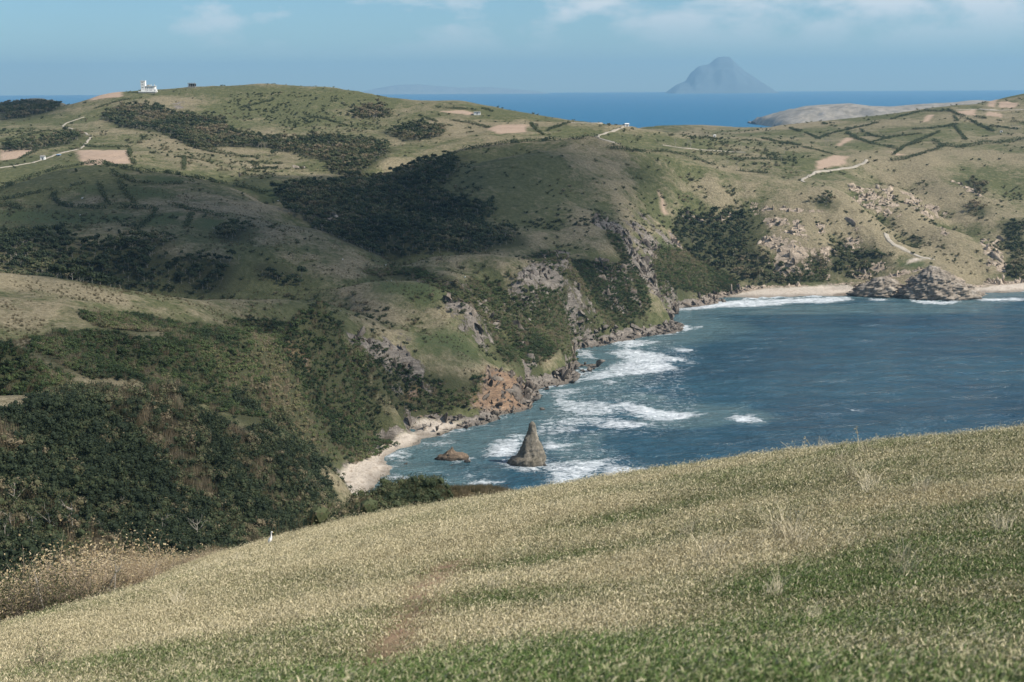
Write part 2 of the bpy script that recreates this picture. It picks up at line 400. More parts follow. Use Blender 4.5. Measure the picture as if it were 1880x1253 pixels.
SOIL = [world_poly(q) for q in ["140,276 235,276 240,301 150,304", "895,236 922,229 969,230 964,243 912,247", "805,205 850,203 880,210 860,212", "1814,196 1820,184 1832,183 1826,198", "1833,198 1836,186 1868,189 1865,199",
        "1810,213 1815,205 1842,210 1839,216", "1754,206 1791,202 1790,213 1774,212", "1693,225 1703,212 1715,211 1705,223", "1500,297 1527,286 1556,288 1550,303 1500,313",
        "1535,268 1554,252 1568,255 1541,269", "1624,277 1660,284 1650,287", "160,172 230,168 225,178 165,185", "0,278 60,276 40,290 0,296",
        "1208,348 1216,360 1226,395 1216,395", "1226,420 1242,440 1256,462 1250,462 1230,437"]]
TAN = [world_poly(q) for q in ["300,345 420,345 480,360 530,395 460,400 380,385 330,370", "110,355 170,348 190,358 195,375 150,380 108,372", "0,560 100,545 150,570 170,600 100,600 0,610", "0,505 120,520 220,535 240,560 120,545 0,530",
       "480,420 560,430 640,465 690,475 700,495 600,505 540,490 470,450", "640,560 740,545 800,590 850,620 780,640 700,620", "770,478 840,472 900,492 960,508 1000,540 900,515 850,505", "1480,345 1560,362 1620,440 1560,470 1520,420 1470,380",
       "1640,360 1720,410 1800,510 1740,500 1690,440 1640,400", "1200,310 1290,320 1370,370 1330,380 1230,330", "1400,400 1460,420 1480,460 1430,450"]]
LUSH = [world_poly(q) for q in ["1192,447 1250,452 1345,502 1360,530 1300,540 1215,548 1195,500", "370,640 440,650 520,700 600,780 560,830 470,790 400,720 350,680", "660,516 800,518 830,550 740,560 680,545", "440,345 500,345 540,360 500,370", "115,345 175,340 185,350 150,352", "215,345 300,345 320,360 250,365", "250,322 330,326 340,335 270,334", "0,385 100,388 200,392 200,412 60,410 0,405", "355,398 410,405 400,420 350,418",
        "740,620 850,600 880,660 800,660", "270,395 340,390 330,412 265,415", "160,395 250,395 240,410 170,408", "1660,482 1705,480 1690,500 1640,495"]]
ROCKS = [world_poly(q) for q in ["1370,375 1390,370 1385,402 1372,405", "1330,385 1350,384 1348,402 1334,402", "1400,380 1480,382 1520,388 1480,392 1400,388", "1395,440 1420,430 1480,450 1485,475 1430,470 1395,460", "1500,455 1525,455 1530,480 1515,510 1500,490",
         "1500,412 1515,410 1518,430 1508,436", "1580,515 1640,500 1720,490 1770,515 1785,530 1740,548 1650,543 1590,535", "1560,340 1640,350 1660,400 1620,400 1560,365", "1690,365 1740,385 1750,405 1700,400 1675,385", "1740,328 1800,345 1810,365 1760,345",
         "1720,415 1735,420 1740,440 1725,435", "985,455 1040,460 1060,495 1000,505", "1080,478 1150,476 1170,530 1185,580 1120,575 1090,520", "1180,420 1215,440 1200,500 1185,470", "1395,400 1470,405 1490,440 1420,425", "1560,500 1620,490 1660,500 1600,530", "1650,350 1690,365 1680,385 1650,370", "1440,480 1490,490 1480,515 1440,505", "1800,440 1840,430 1840,500 1815,490", "1240,395 1330,398 1330,406 1250,408", "935,560 965,565 975,640 945,640", "960,640 985,650 982,690 962,690", "1000,570 1020,565 1015,610 1000,605", "1040,560 1060,555 1075,600 1060,640 1045,630",
         "880,560 900,560 905,600 890,600", "318,190 342,186 338,202 325,206", "580,650 592,650 588,668 578,665", "480,665 512,668 505,685 478,682"]]
ORANGE = [world_poly(q) for q in ["895,680 905,675 960,700 965,745 930,755 870,750 860,730 890,715", "752,712 768,710 765,735 745,740", "527,640 545,642 548,660 530,660", "550,638 562,640 560,665 552,660"]]
SAND = [world_poly(q) for q in ["600,870 640,850 690,820 720,790 770,768 830,775 860,770 835,788 786,806 742,826 722,862 689,895 681,930 660,945 620,940", "1330,545 1400,530 1560,524 1580,536 1519,546 1400,550", "1660,488 1680,474 1696,478", "1775,530 1880,520 1990,520 1990,537 1880,537 1790,539"]]

def cover(x, y, z, sl):
    """ground cover at points: dry, wood, soil, rock, sand, lush, orange, wet"""
    cd = CD(x, y)
    def many(lst, wob, fe, seed): 
        s = np.zeros(x.shape)
        for i, q in enumerate(lst): s = np.maximum(s, patch(x, y, q, wob, fe, seed + i))
        return s
    wood = np.maximum(many(WOODS['thicket'], 4, 3, 60), np.maximum(many(WOODS['scrub'], 5, 4, 70), many(WOODS['wood'], 7, 5, 80)))
    soil = many(SOIL, 1.2, 1.2, 110); tan = many(TAN, 8, 8, 130); lush = many(LUSH, 7, 7, 150); rock = many(ROCKS, 4, 2, 170)
    rock = rock * smooth(-0.35, 0.25, fbm(x, y, 7, 3, 171)); orange = many(ORANGE, 2.5, 2, 200); rock = np.maximum(rock, orange); sand = many(SAND, 2.0, 1.5, 210) * (1 - smooth(0.45, 0.8, sl))
    near_sea = 1 - smooth(60, 120, cd)
    crag = smooth(0.7, 1.1, sl + 0.35 * fbm(x, y, 14, 3, 220)) * near_sea * 0.85
    crag = np.maximum(crag, smooth(0.0, 0.3, fbm(x, y, 18, 3, 224) - 0.25) * smooth(0.5, 0.9, sl) * near_sea)
    foot = (1 - smooth(2.5, 6.0, z + 1.8 * fbm(x, y, 9, 3, 221))) * (1 - smooth(25, 45, cd))
    rock = np.maximum(np.maximum(rock, crag * (1 - 0.55 * wood) * smooth(585, 625, y)), foot) * (1 - sand)
    dry = np.clip(0.50 - 0.27 * smooth(500, 620, y + 1.2 * (x + 120)) * (1 - smooth(1040, 1130, y)) * (1 - smooth(60, 160, x)) + 0.75 * fbm(x, y, 70, 4, 230) + 0.25 * tan + 0.30 * tan * smooth(-.3, .5, fbm(x, y, 10, 3, 231)) + 0.22 * smooth(110, 180, x) * smooth(1000, 1040, y) * (1 - smooth(1220, 1290, y)) - 0.5 * lush - 0.28 * np.clip(HOLLOW(x, y), -1.2, 1.2), 0, 1)
    wet = (1 - smooth(0.3, 1.6, z))
    return dry, wood, soil, rock, sand, lush, orange, wet

def mesh_from(name, v, q, smooth_=True, parent=None):
    v = np.asarray(v, np.float32); q = np.asarray(q, np.int32)
    k = q.shape[1]
    me = bpy.data.meshes.new(name)
    me.vertices.add(len(v)); me.vertices.foreach_set('co', v.ravel())
    me.loops.add(q.size); me.loops.foreach_set('vertex_index', q.ravel())
    me.polygons.add(len(q)); me.polygons.foreach_set('loop_start', np.arange(0, q.size, k, dtype=np.int32))
    me.update(calc_edges=True)
    if smooth_: me.polygons.foreach_set('use_smooth', np.ones(len(q), bool))
    return me
def link(name, me, mat=None, parent=None):
    o = bpy.data.objects.new(name, me); COL.objects.link(o)
    if mat is not None and me is not None and not me.materials: me.materials.append(mat)
    if parent is not None: o.parent = parent
    return o
def quads(ny, nx):
    idx = np.arange(ny * nx).reshape(ny, nx)
    return np.stack([idx[:-1, :-1], idx[:-1, 1:], idx[1:, 1:], idx[1:, :-1]], -1).reshape(-1, 4)
def struct(o): o['kind'] = 'structure'; return o
def tag(o, label, cat, group=None, kind=None):
    o['label'] = label; o['category'] = cat
    if group: o['group'] = group
    if kind: o['kind'] = kind
    return o
def empty(name, loc=(0, 0, 0), rz=0.0):
    o = bpy.data.objects.new(name, None); COL.objects.link(o)
    o.location = loc; o.rotation_euler = (0, 0, rz); o.empty_display_size = 0.2
    return o
def fattr(me, name, vals):
    a = me.attributes.new(name, 'FLOAT', 'POINT'); a.data.foreach_set('value', np.ascontiguousarray(vals, np.float32).ravel())

def material(name, rough=0.9, spec=0.15):
    m = bpy.data.materials.new(name); m.use_nodes = True
    t = NT(m.node_tree)
    b = m.node_tree.nodes['Principled BSDF']
    b.inputs['Roughness'].default_value = rough
    b.inputs['Specular IOR Level'].default_value = spec
    return m, b, t

# ---- hill ground
def hill_material():
    m, b, (n, l, new, math_, mix, ramp, noise, mapping) = material('hill_ground', 0.95, 0.08)
    pos = new('ShaderNodeNewGeometry').outputs['Position']
    A = {k: new('ShaderNodeAttribute', attribute_name=k).outputs['Fac'] for k in ('dry', 'wood', 'soil', 'rock', 'sand', 'lush', 'orange', 'wet')}
    n1 = noise(0.09, 6, 0.65, pos); n2 = noise(0.6, 5, 0.7, pos); n3 = noise(0.022, 4, 0.6, pos)
    n4 = noise(0.28, 6, 0.75, pos)
    green = mix(ramp(n4, (0.3, 0.0), (0.7, 1.0)), (0.048, 0.060, 0.024), (0.150, 0.150, 0.076))
    dry = mix(ramp(n2, (0.3, 0.0), (0.72, 1.0)), (0.120, 0.102, 0.060), (0.340, 0.290, 0.192))
    dfac = math_('ADD', A['dry'], math_('ADD', math_('MULTIPLY', math_('SUBTRACT', n1, 0.5), 1.3), math_('MULTIPLY', math_('SUBTRACT', n4, 0.5), 1.3)))
    c = mix(ramp(dfac, (0.3, 0.0), (0.8, 1.0)), green, dry)
    c = mix(math_('MULTIPLY', A['lush'], 0.85), c, mix(n2, (0.055, 0.078, 0.032), (0.098, 0.118, 0.055)))
    c = mix(A['wood'], c, mix(n2, (0.035, 0.045, 0.022), (0.085, 0.082, 0.045)))
    c = mix(A['soil'], c, mix(n2, (0.34, 0.245, 0.18), (0.45, 0.345, 0.26)))
    # scrub specks on open ground
    sp = ramp(noise(0.36, 5, 0.7, pos), (0.56, 0.0), (0.64, 1.0))
    sp = math_('MULTIPLY', math_('MULTIPLY', sp, ramp(n3, (0.40, 0.1), (0.6, 1.0))), math_('SUBTRACT', 1.0, A['soil']))
    c = mix(math_('MULTIPLY', sp, 0.7), c, (0.045, 0.058, 0.028))
    # rock: beds and darker blotches
    st = mapping(pos, scale=(0.16, 0.16, 0.9))
    r1 = noise(1.0, 6, 0.7, st, 0.6)
    r2 = noise(0.45, 6, 0.72, pos)
    rc = ramp(r1, (0.25, (0.13, 0.115, 0.098)), (0.5, (0.27, 0.235, 0.20)), (0.75, (0.46, 0.41, 0.355)))
    rc = mix(ramp(r2, (0.35, 0.0), (0.65, 0.75)), rc, (0.115, 0.103, 0.090))
    rfac = ramp(math_('ADD', A['rock'], math_('MULTIPLY', math_('SUBTRACT', noise(0.22, 7, 0.75, mapping(pos, scale=(1, 1, 0.5))), 0.5), 2.4)), (0.48, 0.0), (0.6, 1.0))
    sx = new('ShaderNodeSeparateXYZ'); l.new(pos, sx.inputs[0])
    lime = ramp(math_('MULTIPLY', math_('ADD', sx.outputs[0], math_('MULTIPLY', r2, 40.0)), 0.002), (0.28, 0.0), (0.40, 1.0))   # paler limestone along the far shore
    rc = mix(lime, rc, mix(1.0, rc, (1.75, 1.62, 1.45), 'MULTIPLY'))
    c = mix(rfac, c, rc)
    c = mix(math_('MULTIPLY', A['orange'], 0.75), c, ramp(r1, (0.3, (0.13, 0.085, 0.058)), (0.52, (0.27, 0.165, 0.095)), (0.72, (0.47, 0.30, 0.18))))
    sc = mix(n2, (0.42, 0.36, 0.29), (0.64, 0.57, 0.49))
    sc = mix(ramp(noise(0.35, 6, 0.75, pos), (0.52, 0.0), (0.66, 0.8)), sc, (0.28, 0.21, 0.15))
    c = mix(A['sand'], c, sc)
    c = mix(math_('MULTIPLY', A['wet'], 0.55), c, (0.10, 0.085, 0.068))
    l.new(c, b.inputs['Base Color'])
    bp = new('ShaderNodeBump'); bp.inputs['Strength'].default_value = 0.7; bp.inputs['Distance'].default_value = 1.0
    hgt = math_('ADD', math_('ADD', math_('MULTIPLY', n2, 0.9), math_('MULTIPLY', n4, 1.8)), math_('MULTIPLY', math_('MULTIPLY', rfac, r1), 2.5))
    l.new(hgt, bp.inputs['Height']); l.new(bp.outputs[0], b.inputs['Normal'])
    return m
HILL = hill_material()

def hill_block(name, x0, x1, y0, y1, step):
    X, Y = np.meshgrid(np.arange(x0, x1 + step * 0.5, step), np.arange(y0, y1 + step * 0.5, step))
    Z = land(X, Y)
    gy, gx = np.gradient(Z, step); sl = np.hypot(gx, gy)
    cv = cover(X, Y, Z, SLOPE(X, Y))
    # rock stands out and in along its face, not only up and down
    k = smooth(0.3, 0.8, cv[3]) * smooth(0.5, 1.2, sl) * 1.3
    nl = np.sqrt(sl * sl + 1)
    dd = k * (fbm(X * 1.0 + Z * 0.7, Y - Z * 0.5, 6, 3, 240) + 0.6 * np.sign(fbm(X + Z * 0.3, Y + Z, 9, 2, 243)) * 0.6)
    V = np.stack([X - gx / nl * dd, Y - gy / nl * dd, Z + dd / nl * 0.4], -1).reshape(-1, 3)
    q = quads(*X.shape)
    zmax = np.maximum.reduce([Z.ravel()[q[:, i]] for i in range(4)])
    q = q[zmax > -3.0]
    me = mesh_from(name, V, q)
    for nm, a in zip(('dry', 'wood', 'soil', 'rock', 'sand', 'lush', 'orange', 'wet'), cv): fattr(me, nm, a)
    return struct(link(name, me, HILL))
hill_block('near_hills', -330, 250, 110, 622, 1.6)
hill_block('coastal_hills', -520, 560, 619, 1122, 2.0)
hill_block('far_hills', -830, 830, 1119, 2500, 3.6)

# ------------------------------------------------------------------ the sea
def sea_poly(s): return np.array([S(a, b)[:2] for a, b in resample(parse(s) + [parse(s)[0]], 10.0)[:-1]])
FOAM = [(sea_poly(q), w) for q, w in [
    ("1055,697 1107,679 1143,662 1120,648 1151,638 1121,626 1163,623 1222,628 1160,640 1217,652 1268,660 1216,664 1246,678 1202,686 1134,690 1080,699", 0.75),
    ("1160,676 1214,663 1246,678 1202,686", 1.0), ("1151,638 1163,646 1217,653 1268,660 1216,663 1165,655", 1.0),
    ("1004,721 1048,709 1072,716 1036,728 1048,736 1129,743 1143,736 1156,753 1100,764 1055,764 1021,743", 0.62),
    ("1143,736 1160,734 1166,742 1207,753 1293,763 1240,770 1207,771 1165,765 1140,745", 0.95), ("1021,743 1030,738 1050,752 1060,766 1040,760", 0.9),
    ("1080,785 1109,772 1160,775 1207,782 1158,787", 0.9), ("1000,770 1100,765 1200,772 1110,780 1030,786 985,782", 0.5), ("1099,703 1116,697 1136,704 1118,706", 1.0),
    ("1236,643 1249,637 1271,644 1252,646", 1.0), ("1258,670 1268,663 1285,660 1272,668 1262,672", 1.0), ("1207,704 1225,709 1215,710", 0.7),
    ("895,846 911,819 944,799 968,794 958,823 940,839 920,838", 0.95), ("984,778 1085,782 1040,796 1000,803 985,795", 0.5), ("1000,825 1016,806 1037,818 1060,820 1030,826", 1.0),
    ("1008,852 1060,846 1117,843 1126,850 1110,860 1060,880 1060,905 996,922 1004,888", 0.75), ("1112,846 1122,839 1142,847 1130,856 1166,863 1206,867 1170,880 1117,891 1112,870", 0.95), ("1117,891 1170,880 1140,900 1080,915 1050,920", 0.8),
    ("734,884 742,873 758,877 775,876 750,882", 0.95), ("705,917 722,901 745,908 718,914", 0.95), ("859,898 879,878 900,880 925,878 890,888 872,900", 0.9), ("843,873 891,875 880,879 850,876", 0.8), ("728,893 755,889 745,894", 0.7),
    ("794,819 830,806 838,812 805,824", 0.8), ("1335,770 1360,761 1375,762 1405,772 1360,776", 1.0), ("1550,749 1575,752 1596,755 1570,756", 0.9), ("884,760 930,757 940,764 890,770", 0.6),
    ("1212,577 1279,561 1345,552 1418,549 1470,547 1551,546 1562,550 1524,557 1463,558 1387,562 1329,564 1283,568", 0.85), ("1600,547 1634,550 1600,553", 0.9), ("1668,549 1690,552 1735,555 1772,551 1740,559 1695,557", 1.0), ("1785,550 1885,546 1885,553 1800,554", 0.95),
    ("1255,606 1290,594 1280,602 1240,612 1200,622", 0.9), ("1000,858 1020,852 1025,862 1000,864", 0.9), ("935,856 1000,858 960,863 930,861", 0.8), ("800,842 850,846 845,850 805,848", 0.6), ("924,852 940,845 1000,847 1010,857 992,868 938,865", 0.7), ("796,846 830,836 862,838 866,848 830,853", 0.45), ("1010,720 1110,690 1150,660 1130,630 1230,620 1290,655 1260,690 1300,765 1230,800 1100,800 1190,860 1180,900 1000,930 990,880 1000,800 900,850 900,820 960,790 1000,760", 0.2), ("700,900 760,860 860,860 930,870 900,910 720,925", 0.16)]]
xs = np.r_[-42000, -20000, -8000, -3000, -1200, -500, -200, np.arange(-90, 345, 1.7), np.arange(350, 480, 8), 520, 700, 1200, 3000, 8000, 20000, 42000]
ys = np.r_[-2000, 0, 250, 400, np.arange(470, 1070, 1.7), np.arange(1075, 1300, 25), 1500, 2000, 3000, 5000, 9000, 16000, 26000, 36500]
X, Y = np.meshgrid(xs, ys)
bay = (X > -95) & (X < 400) & (Y > 465) & (Y < 1075)
foam = np.zeros(X.shape)
for i, (q, w) in enumerate(FOAM): foam = np.maximum(foam, w * (patch(X, Y, q, 4.5, 2.0, 300 + i) + patch(X, Y, q, 4.5, 5.0, 300 + i) + patch(X, Y, q, 6.0, 8.5, 300 + i)) / 3)
cd = CD(X, Y); near = (X > -200) & (X < 600) & (Y > 200) & (Y < 1090)
surf = (1 - smooth(2.0, 9.0, cd + 5 * fbm(X, Y, 12, 3, 340))) * near * 0.8 * (0.6 + 0.4 * smooth(700, 800, Y))
foam = np.maximum(foam, surf * smooth(-0.4, 0.3, fbm(X, Y, 20, 3, 341)))
shal = (1 - smooth(8, 60, cd + 18 * fbm(X, Y, 50, 3, 342))) * near
for q in ("1165,740 1400,745 1420,775 1200,785 1060,800 1000,840 1010,860 1150,850 1130,830", "1050,720 1200,715 1260,745 1150,745", "960,790 1050,790 1120,830 1020,850", "1220,560 1600,556 1800,556 1800,575 1300,580"):
    shal = np.maximum(shal, 0.85 * patch(X, Y, sea_poly(q), 10, 9, 350))
Z = np.where(bay, 0.30 * fbm(X * 0.35, Y, 5, 3, 360) + 0.55 * fbm(X * 0.3 + Y * 0.1, Y, 13, 3, 364) + 0.55 * foam * smooth(0.2, 0.9, foam) * (0.6 + fbm(X, Y, 6, 2, 367)), 0.0)
Z = Z * smooth(0, 25, X + 95) * smooth(0, 12, Y - 466) * (1 - smooth(1040, 1068, Y)) * (1 - smooth(380, 400, X))
me = mesh_from('sea', np.stack([X, Y, Z], -1).reshape(-1, 3), quads(*X.shape))
fattr(me, 'foam', foam); fattr(me, 'shallow', np.clip(shal, 0, 1))
m, b, (n, l, new, math_, mix, ramp, noise, mapping) = material('sea_water', 0.22, 0.5)
pos = new('ShaderNodeNewGeometry').outputs['Position']
fo = new('ShaderNodeAttribute', attribute_name='foam').outputs['Fac']; sh = new('ShaderNodeAttribute', attribute_name='shallow').outputs['Fac']
big = noise(0.012, 4, 0.55, mapping(pos, scale=(0.5, 1, 1)))
deep = mix(ramp(big, (0.35, 0.0), (0.65, 1.0)), (0.011, 0.050, 0.084), (0.026, 0.088, 0.126))
wc = mix(ramp(math_('ADD', sh, math_('MULTIPLY', math_('SUBTRACT', noise(0.05, 4, 0.6, mapping(pos, scale=(0.6, 1, 1))), 0.5), 0.8)), (0.3, 0.0), (0.9, 1.0)), deep, (0.078, 0.142, 0.158))
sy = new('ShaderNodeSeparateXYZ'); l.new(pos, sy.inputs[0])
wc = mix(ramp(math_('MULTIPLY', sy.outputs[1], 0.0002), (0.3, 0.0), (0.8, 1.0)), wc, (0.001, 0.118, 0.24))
f1 = noise(0.32, 7, 0.74, mapping(pos, scale=(0.7, 1.0, 1.0), rot=(0, 0, 0.12)), 0.9)
f2 = noise(1.1, 5, 0.7, mapping(pos, scale=(0.6, 1.0, 1.0)), 0.3)
lace = math_('ADD', math_('MULTIPLY', f1, 0.7), math_('MULTIPLY', f2, 0.3))
ff = math_('ADD', math_('MULTIPLY', fo, 1.0), math_('MULTIPLY', math_('SUBTRACT', lace, 0.5), 4.2))
ffac = ramp(ff, (0.25, 0.0), (0.55, 0.5), (1.0, 0.95))
ffac = math_('MULTIPLY', ffac, ramp(fo, (0.02, 0.0), (0.3, 1.0)))
# small whitecaps out on the open water
wcap = math_('MULTIPLY', ramp(noise(0.10, 6, 0.62, mapping(pos, scale=(0.35, 1, 1))), (0.735, 0.0), (0.77, 1.0)), 0.6)
ffac = math_('MAXIMUM', ffac, wcap)
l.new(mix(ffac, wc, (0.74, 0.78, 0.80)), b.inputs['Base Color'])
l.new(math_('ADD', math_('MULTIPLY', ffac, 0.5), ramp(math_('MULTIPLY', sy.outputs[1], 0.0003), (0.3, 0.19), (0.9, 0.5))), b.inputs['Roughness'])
b.inputs['IOR'].default_value = 1.33
w1 = noise(0.085, 6, 0.66, mapping(pos, scale=(0.45, 1.0, 1.0), rot=(0, 0, 0.15)), 0.4)
w2 = noise(0.75, 4, 0.6, mapping(pos, scale=(0.5, 1.0, 1.0), rot=(0, 0, -0.1)))
bp = new('ShaderNodeBump'); bp.inputs['Strength'].default_value = 0.75; bp.inputs['Distance'].default_value = 1.0
l.new(math_('ADD', math_('ADD', math_('MULTIPLY', w1, 11.0), math_('MULTIPLY', w2, 0.9)), math_('MULTIPLY', ffac, 0.4)), bp.inputs['Height']); l.new(bp.outputs[0], b.inputs['Normal'])
struct(link('sea', me, m))

# ------------------------------------------------------------------ far land: pale headland, steep island, low island
def far_mass(name, outline, d, depth, seed, step, colour, rough_amp):
    """a hill mass whose skyline follows the outline, falling to the sea on every side"""
    pl = np.array([P(a, b, d) for a, b in parse(outline)])
    x = np.arange(pl[0, 0], pl[-1, 0], step); y = np.arange(-depth, depth + step, step)
    top = np.interp(x, pl[:, 0], pl[:, 2])
    X, Y = np.meshgrid(x, y)
    prof = np.clip(1 - (np.abs(Y) / depth) ** 1.6, 0, 1)
    Z = top[None, :] * prof * (1 + 0.35 * (1 - prof) * fbm(X, Y, depth * 0.35, 4, seed, ridged=True)) + rough_amp * prof * (1 - prof) * fbm(X, Y, depth * 0.2, 4, seed + 5, ridged=True) * 2
    Z = np.where(np.abs(Y) >= depth - step * 0.5, -3.0, Z)
    me = mesh_from(name, np.stack([X, Y + d, Z], -1).reshape(-1, 3), quads(*X.shape))
    m, b, (n, l, new, math_, mix, ramp, noise, mapping) = material(name, 0.95, 0.05)
    pos = new('ShaderNodeNewGeometry').outputs['Position']
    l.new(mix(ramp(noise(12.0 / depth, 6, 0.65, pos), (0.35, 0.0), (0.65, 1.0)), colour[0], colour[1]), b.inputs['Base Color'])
    return struct(link(name, me, m))
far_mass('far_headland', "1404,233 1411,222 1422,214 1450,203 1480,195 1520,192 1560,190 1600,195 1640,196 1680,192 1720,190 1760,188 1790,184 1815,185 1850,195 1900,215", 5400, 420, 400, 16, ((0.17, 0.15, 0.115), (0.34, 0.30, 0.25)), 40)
far_mass('steep_island', "1228,176 1234,163 1244,155 1262,148 1268,135 1282,122 1302,118 1316,106 1328,104 1340,105 1352,118 1366,130 1384,142 1398,152 1408,162 1418,176", 30000, 1150, 420, 42, ((0.135, 0.168, 0.175), (0.15, 0.182, 0.185)), 60)  # blue-grey, low-contrast tones put distance haze into the island's base colour
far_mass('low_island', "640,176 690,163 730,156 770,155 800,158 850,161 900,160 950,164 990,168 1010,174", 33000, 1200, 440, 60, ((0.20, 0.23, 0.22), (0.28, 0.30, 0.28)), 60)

# ------------------------------------------------------------------ clouds overhead, whose shade lies on the middle hills
def cloud(name, label, patches, alt, seed):
    """a flat-based cumulus bank; its thin rim lets light through"""
    k = SUN / SUN.z
    polys = []
    for s, dens, ground in patches:
        q = np.array([hit(a, b)[:2] for a, b in resample(parse(s) + [parse(s)[0]], 25.0)[:-1]])
        polys.append((q + np.array([k.x, k.y]) * (alt - ground), dens))
    allp = np.concatenate([q for q, _ in polys])
    (x0, y0), (x1, y1) = allp.min(0) - 60, allp.max(0) + 60
    st = 9.0
    X, Y = np.meshgrid(np.arange(x0, x1, st), np.arange(y0, y1, st))
    a = np.zeros(X.shape)
    for i, (q, dens) in enumerate(polys):
        t = sum(patch(X + ox, Y + oy, q, 22, 14, seed + i) for ox, oy in ((0, 0), (16, 8), (-16, -8), (8, -16), (-8, 16))) / 5
        a = np.maximum(a, dens * t)
    a = np.clip(a, 0, 0.97)
    a = np.clip(a * (1 + 0.22 * fbm(X, Y, 90, 3, seed + 9)), 0, 0.97)
    thick = np.sqrt(a)
    top = alt + thick * (70 + 55 * (1 - np.abs(fbm(X, Y, 120, 4, seed + 3))))
    bot = alt - thick * (10 + 6 * fbm(X, Y, 40, 3, seed + 4))
    q = quads(*X.shape)
    am = np.maximum.reduce([a.ravel()[q[:, i]] for i in range(4)])
    q = q[am > 0.012]
    nv = X.size
    V = np.concatenate([np.stack([X, Y, top], -1).reshape(-1, 3), np.stack([X, Y, bot], -1).reshape(-1, 3)])
    me = mesh_from(name, V, np.concatenate([q, q[:, ::-1] + nv]))
    fattr(me, 'vapour', np.tile(1 - np.sqrt(1 - a).ravel(), 2))
    o = link(name, me, CLOUD)
    return tag(o, label, 'cloud', 'clouds overhead')
CLOUD = bpy.data.materials.new('cloud_vapour'); CLOUD.use_nodes = True
n, l, new, math_, mix, ramp, noise, mapping = NT(CLOUD.node_tree)
n.clear()
o_ = new('ShaderNodeOutputMaterial'); tr = new('ShaderNodeBsdfTransparent'); df = new('ShaderNodeBsdfDiffuse'); mx = new('ShaderNodeMixShader')
df.inputs[0].default_value = (0.85, 0.86, 0.88, 1)
l.new(new('ShaderNodeAttribute', attribute_name='vapour').outputs['Fac'], mx.inputs[0]); l.new(tr.outputs[0], mx.inputs[1]); l.new(df.outputs[0], mx.inputs[2]); l.new(mx.outputs[0], o_.inputs[0])
cloud('cumulus_cloud', 'broad grey-based cloud bank over the dark middle hills', [
    ("0,350 90,322 180,303 330,324 460,352 520,372 560,346 640,340 720,320 850,278 1000,258 1090,252 1150,275 1185,300 1196,345 1188,420 1195,480 1180,560 1110,600 1030,560 960,560 900,540 840,560 760,600 640,570 560,545 400,540 250,530 120,500 0,470", 0.86, 60)], 880.0, 500)
cloud('cumulus_cloud', 'smaller thin cloud patch over the thicket slopes by the cove', [
    ("0,700 150,690 300,690 420,780 520,800 600,870 600,960 400,1010 0,1010", 0.5, 60), ("560,600 650,600 760,600 860,640 900,700 870,740 760,745 690,740 640,720 600,660", 0.88, 30), ("60,600 200,600 330,600 340,640 300,660 200,680 60,690", 0.72, 60), ("160,545 420,545 560,550 700,560 800,600 640,620 560,600 420,600 250,600", 0.86, 55)], 860.0, 540)
cloud('cumulus_cloud', 'far cloud patch over the dark headland at the coast', [("-40,205 0,190 60,182 120,186 110,205 40,222 -40,225", 0.9, 120)], 900.0, 560)

# ------------------------------------------------------------------ haze
bm = bmesh.new(); bmesh.ops.create_cube(bm, size=1.0)
me = bpy.data.meshes.new('haze'); bm.to_mesh(me); bm.free()
hz = link('haze', me)
hz.scale = (92000, 42000, 850.0); hz.location = (0, 18000, 850.0 / 2 - 35.0); hz['kind'] = 'stuff'
hm = bpy.data.materials.new('haze_air'); hm.use_nodes = True
n, l, new, math_, mix, ramp, noise, mapping = NT(hm.node_tree)
n.clear()
pv = new('ShaderNodeVolumePrincipled'); pv.inputs['Color'].default_value = (0.36, 0.66, 0.93, 1); pv.inputs['Density'].default_value = 4.7e-5; pv.inputs['Anisotropy'].default_value = 0.1
o_ = new('ShaderNodeOutputMaterial'); l.new(pv.outputs[0], o_.inputs['Volume'])
me.materials.append(hm)

# ------------------------------------------------------------------ the near grass hill
FGP = [P(*map(float, q.split(','))) for q in """-200,1253,16 0,1253,13 230,1253,11 470,1253,9.4 700,1253,8.2 940,1253,7.2 1150,1253,6.6 1400,1253,6.1 1650,1253,5.8 1880,1253,5.6 2100,1253,5.4
-150,1240,40 0,1193,43 100,1150,47 200,1108,50 300,1062,54 400,1042,57 500,1030,59 600,1003,59 700,980,58 800,955,56 950,925,52 1100,903,47 1200,888,43.5 1300,870,40 1450,838,36 1600,815,33 1750,800,31 1880,790,30 2100,775,28
640,962,128 700,948,138 760,935,142 810,920,146 880,903,150 940,908,150 985,926,146 1060,985,130""".split()]
FGP += [(0, 0, 148.4), (-6, -2, 147.6), (8, -2, 149.0), (-20, 0, 145.0), (25, 0, 150.4), (0, -4, 149.0)]
for q, back, drop in [("200,1108,50", 10, 5.5), ("100,1150,47", 10, 5), ("0,1193,43", 10, 5), ("-150,1240,40", 10, 5), ("300,1062,54", 11, 6.5), ("400,1042,57", 11, 6.5), ("500,1030,59", 12, 7), ("600,1003,59", 14, 7.5), ("700,980,58", 14, 7.5), ("800,955,56", 14, 7), ("950,925,52", 14, 6.6), ("1100,903,47", 14, 6.3), ("1300,870,40", 14, 6.2), ("1450,838,36", 14, 6), ("1600,815,33", 14, 5.8), ("1750,800,31", 14, 5.6), ("1880,790,30", 14, 5.4), ("2100,775,28", 14, 5.3)]:
    x, y, z = P(*map(float, q.split(','))); k = 1 + back / y
    FGP.append((x * k, y * k, z - drop)); k = 1 + 3.2 * back / y; FGP.append((x * k, y * k, z - drop * 4.4))
for q in ("640,962,128", "700,948,138", "810,920,146", "880,903,150", "940,908,150"):
    x, y, z = P(*map(float, q.split(','))); FGP.append((x * 1.1, y * 1.1, z - 9)); FGP.append((x * 1.28, y * 1.28, z - 36))
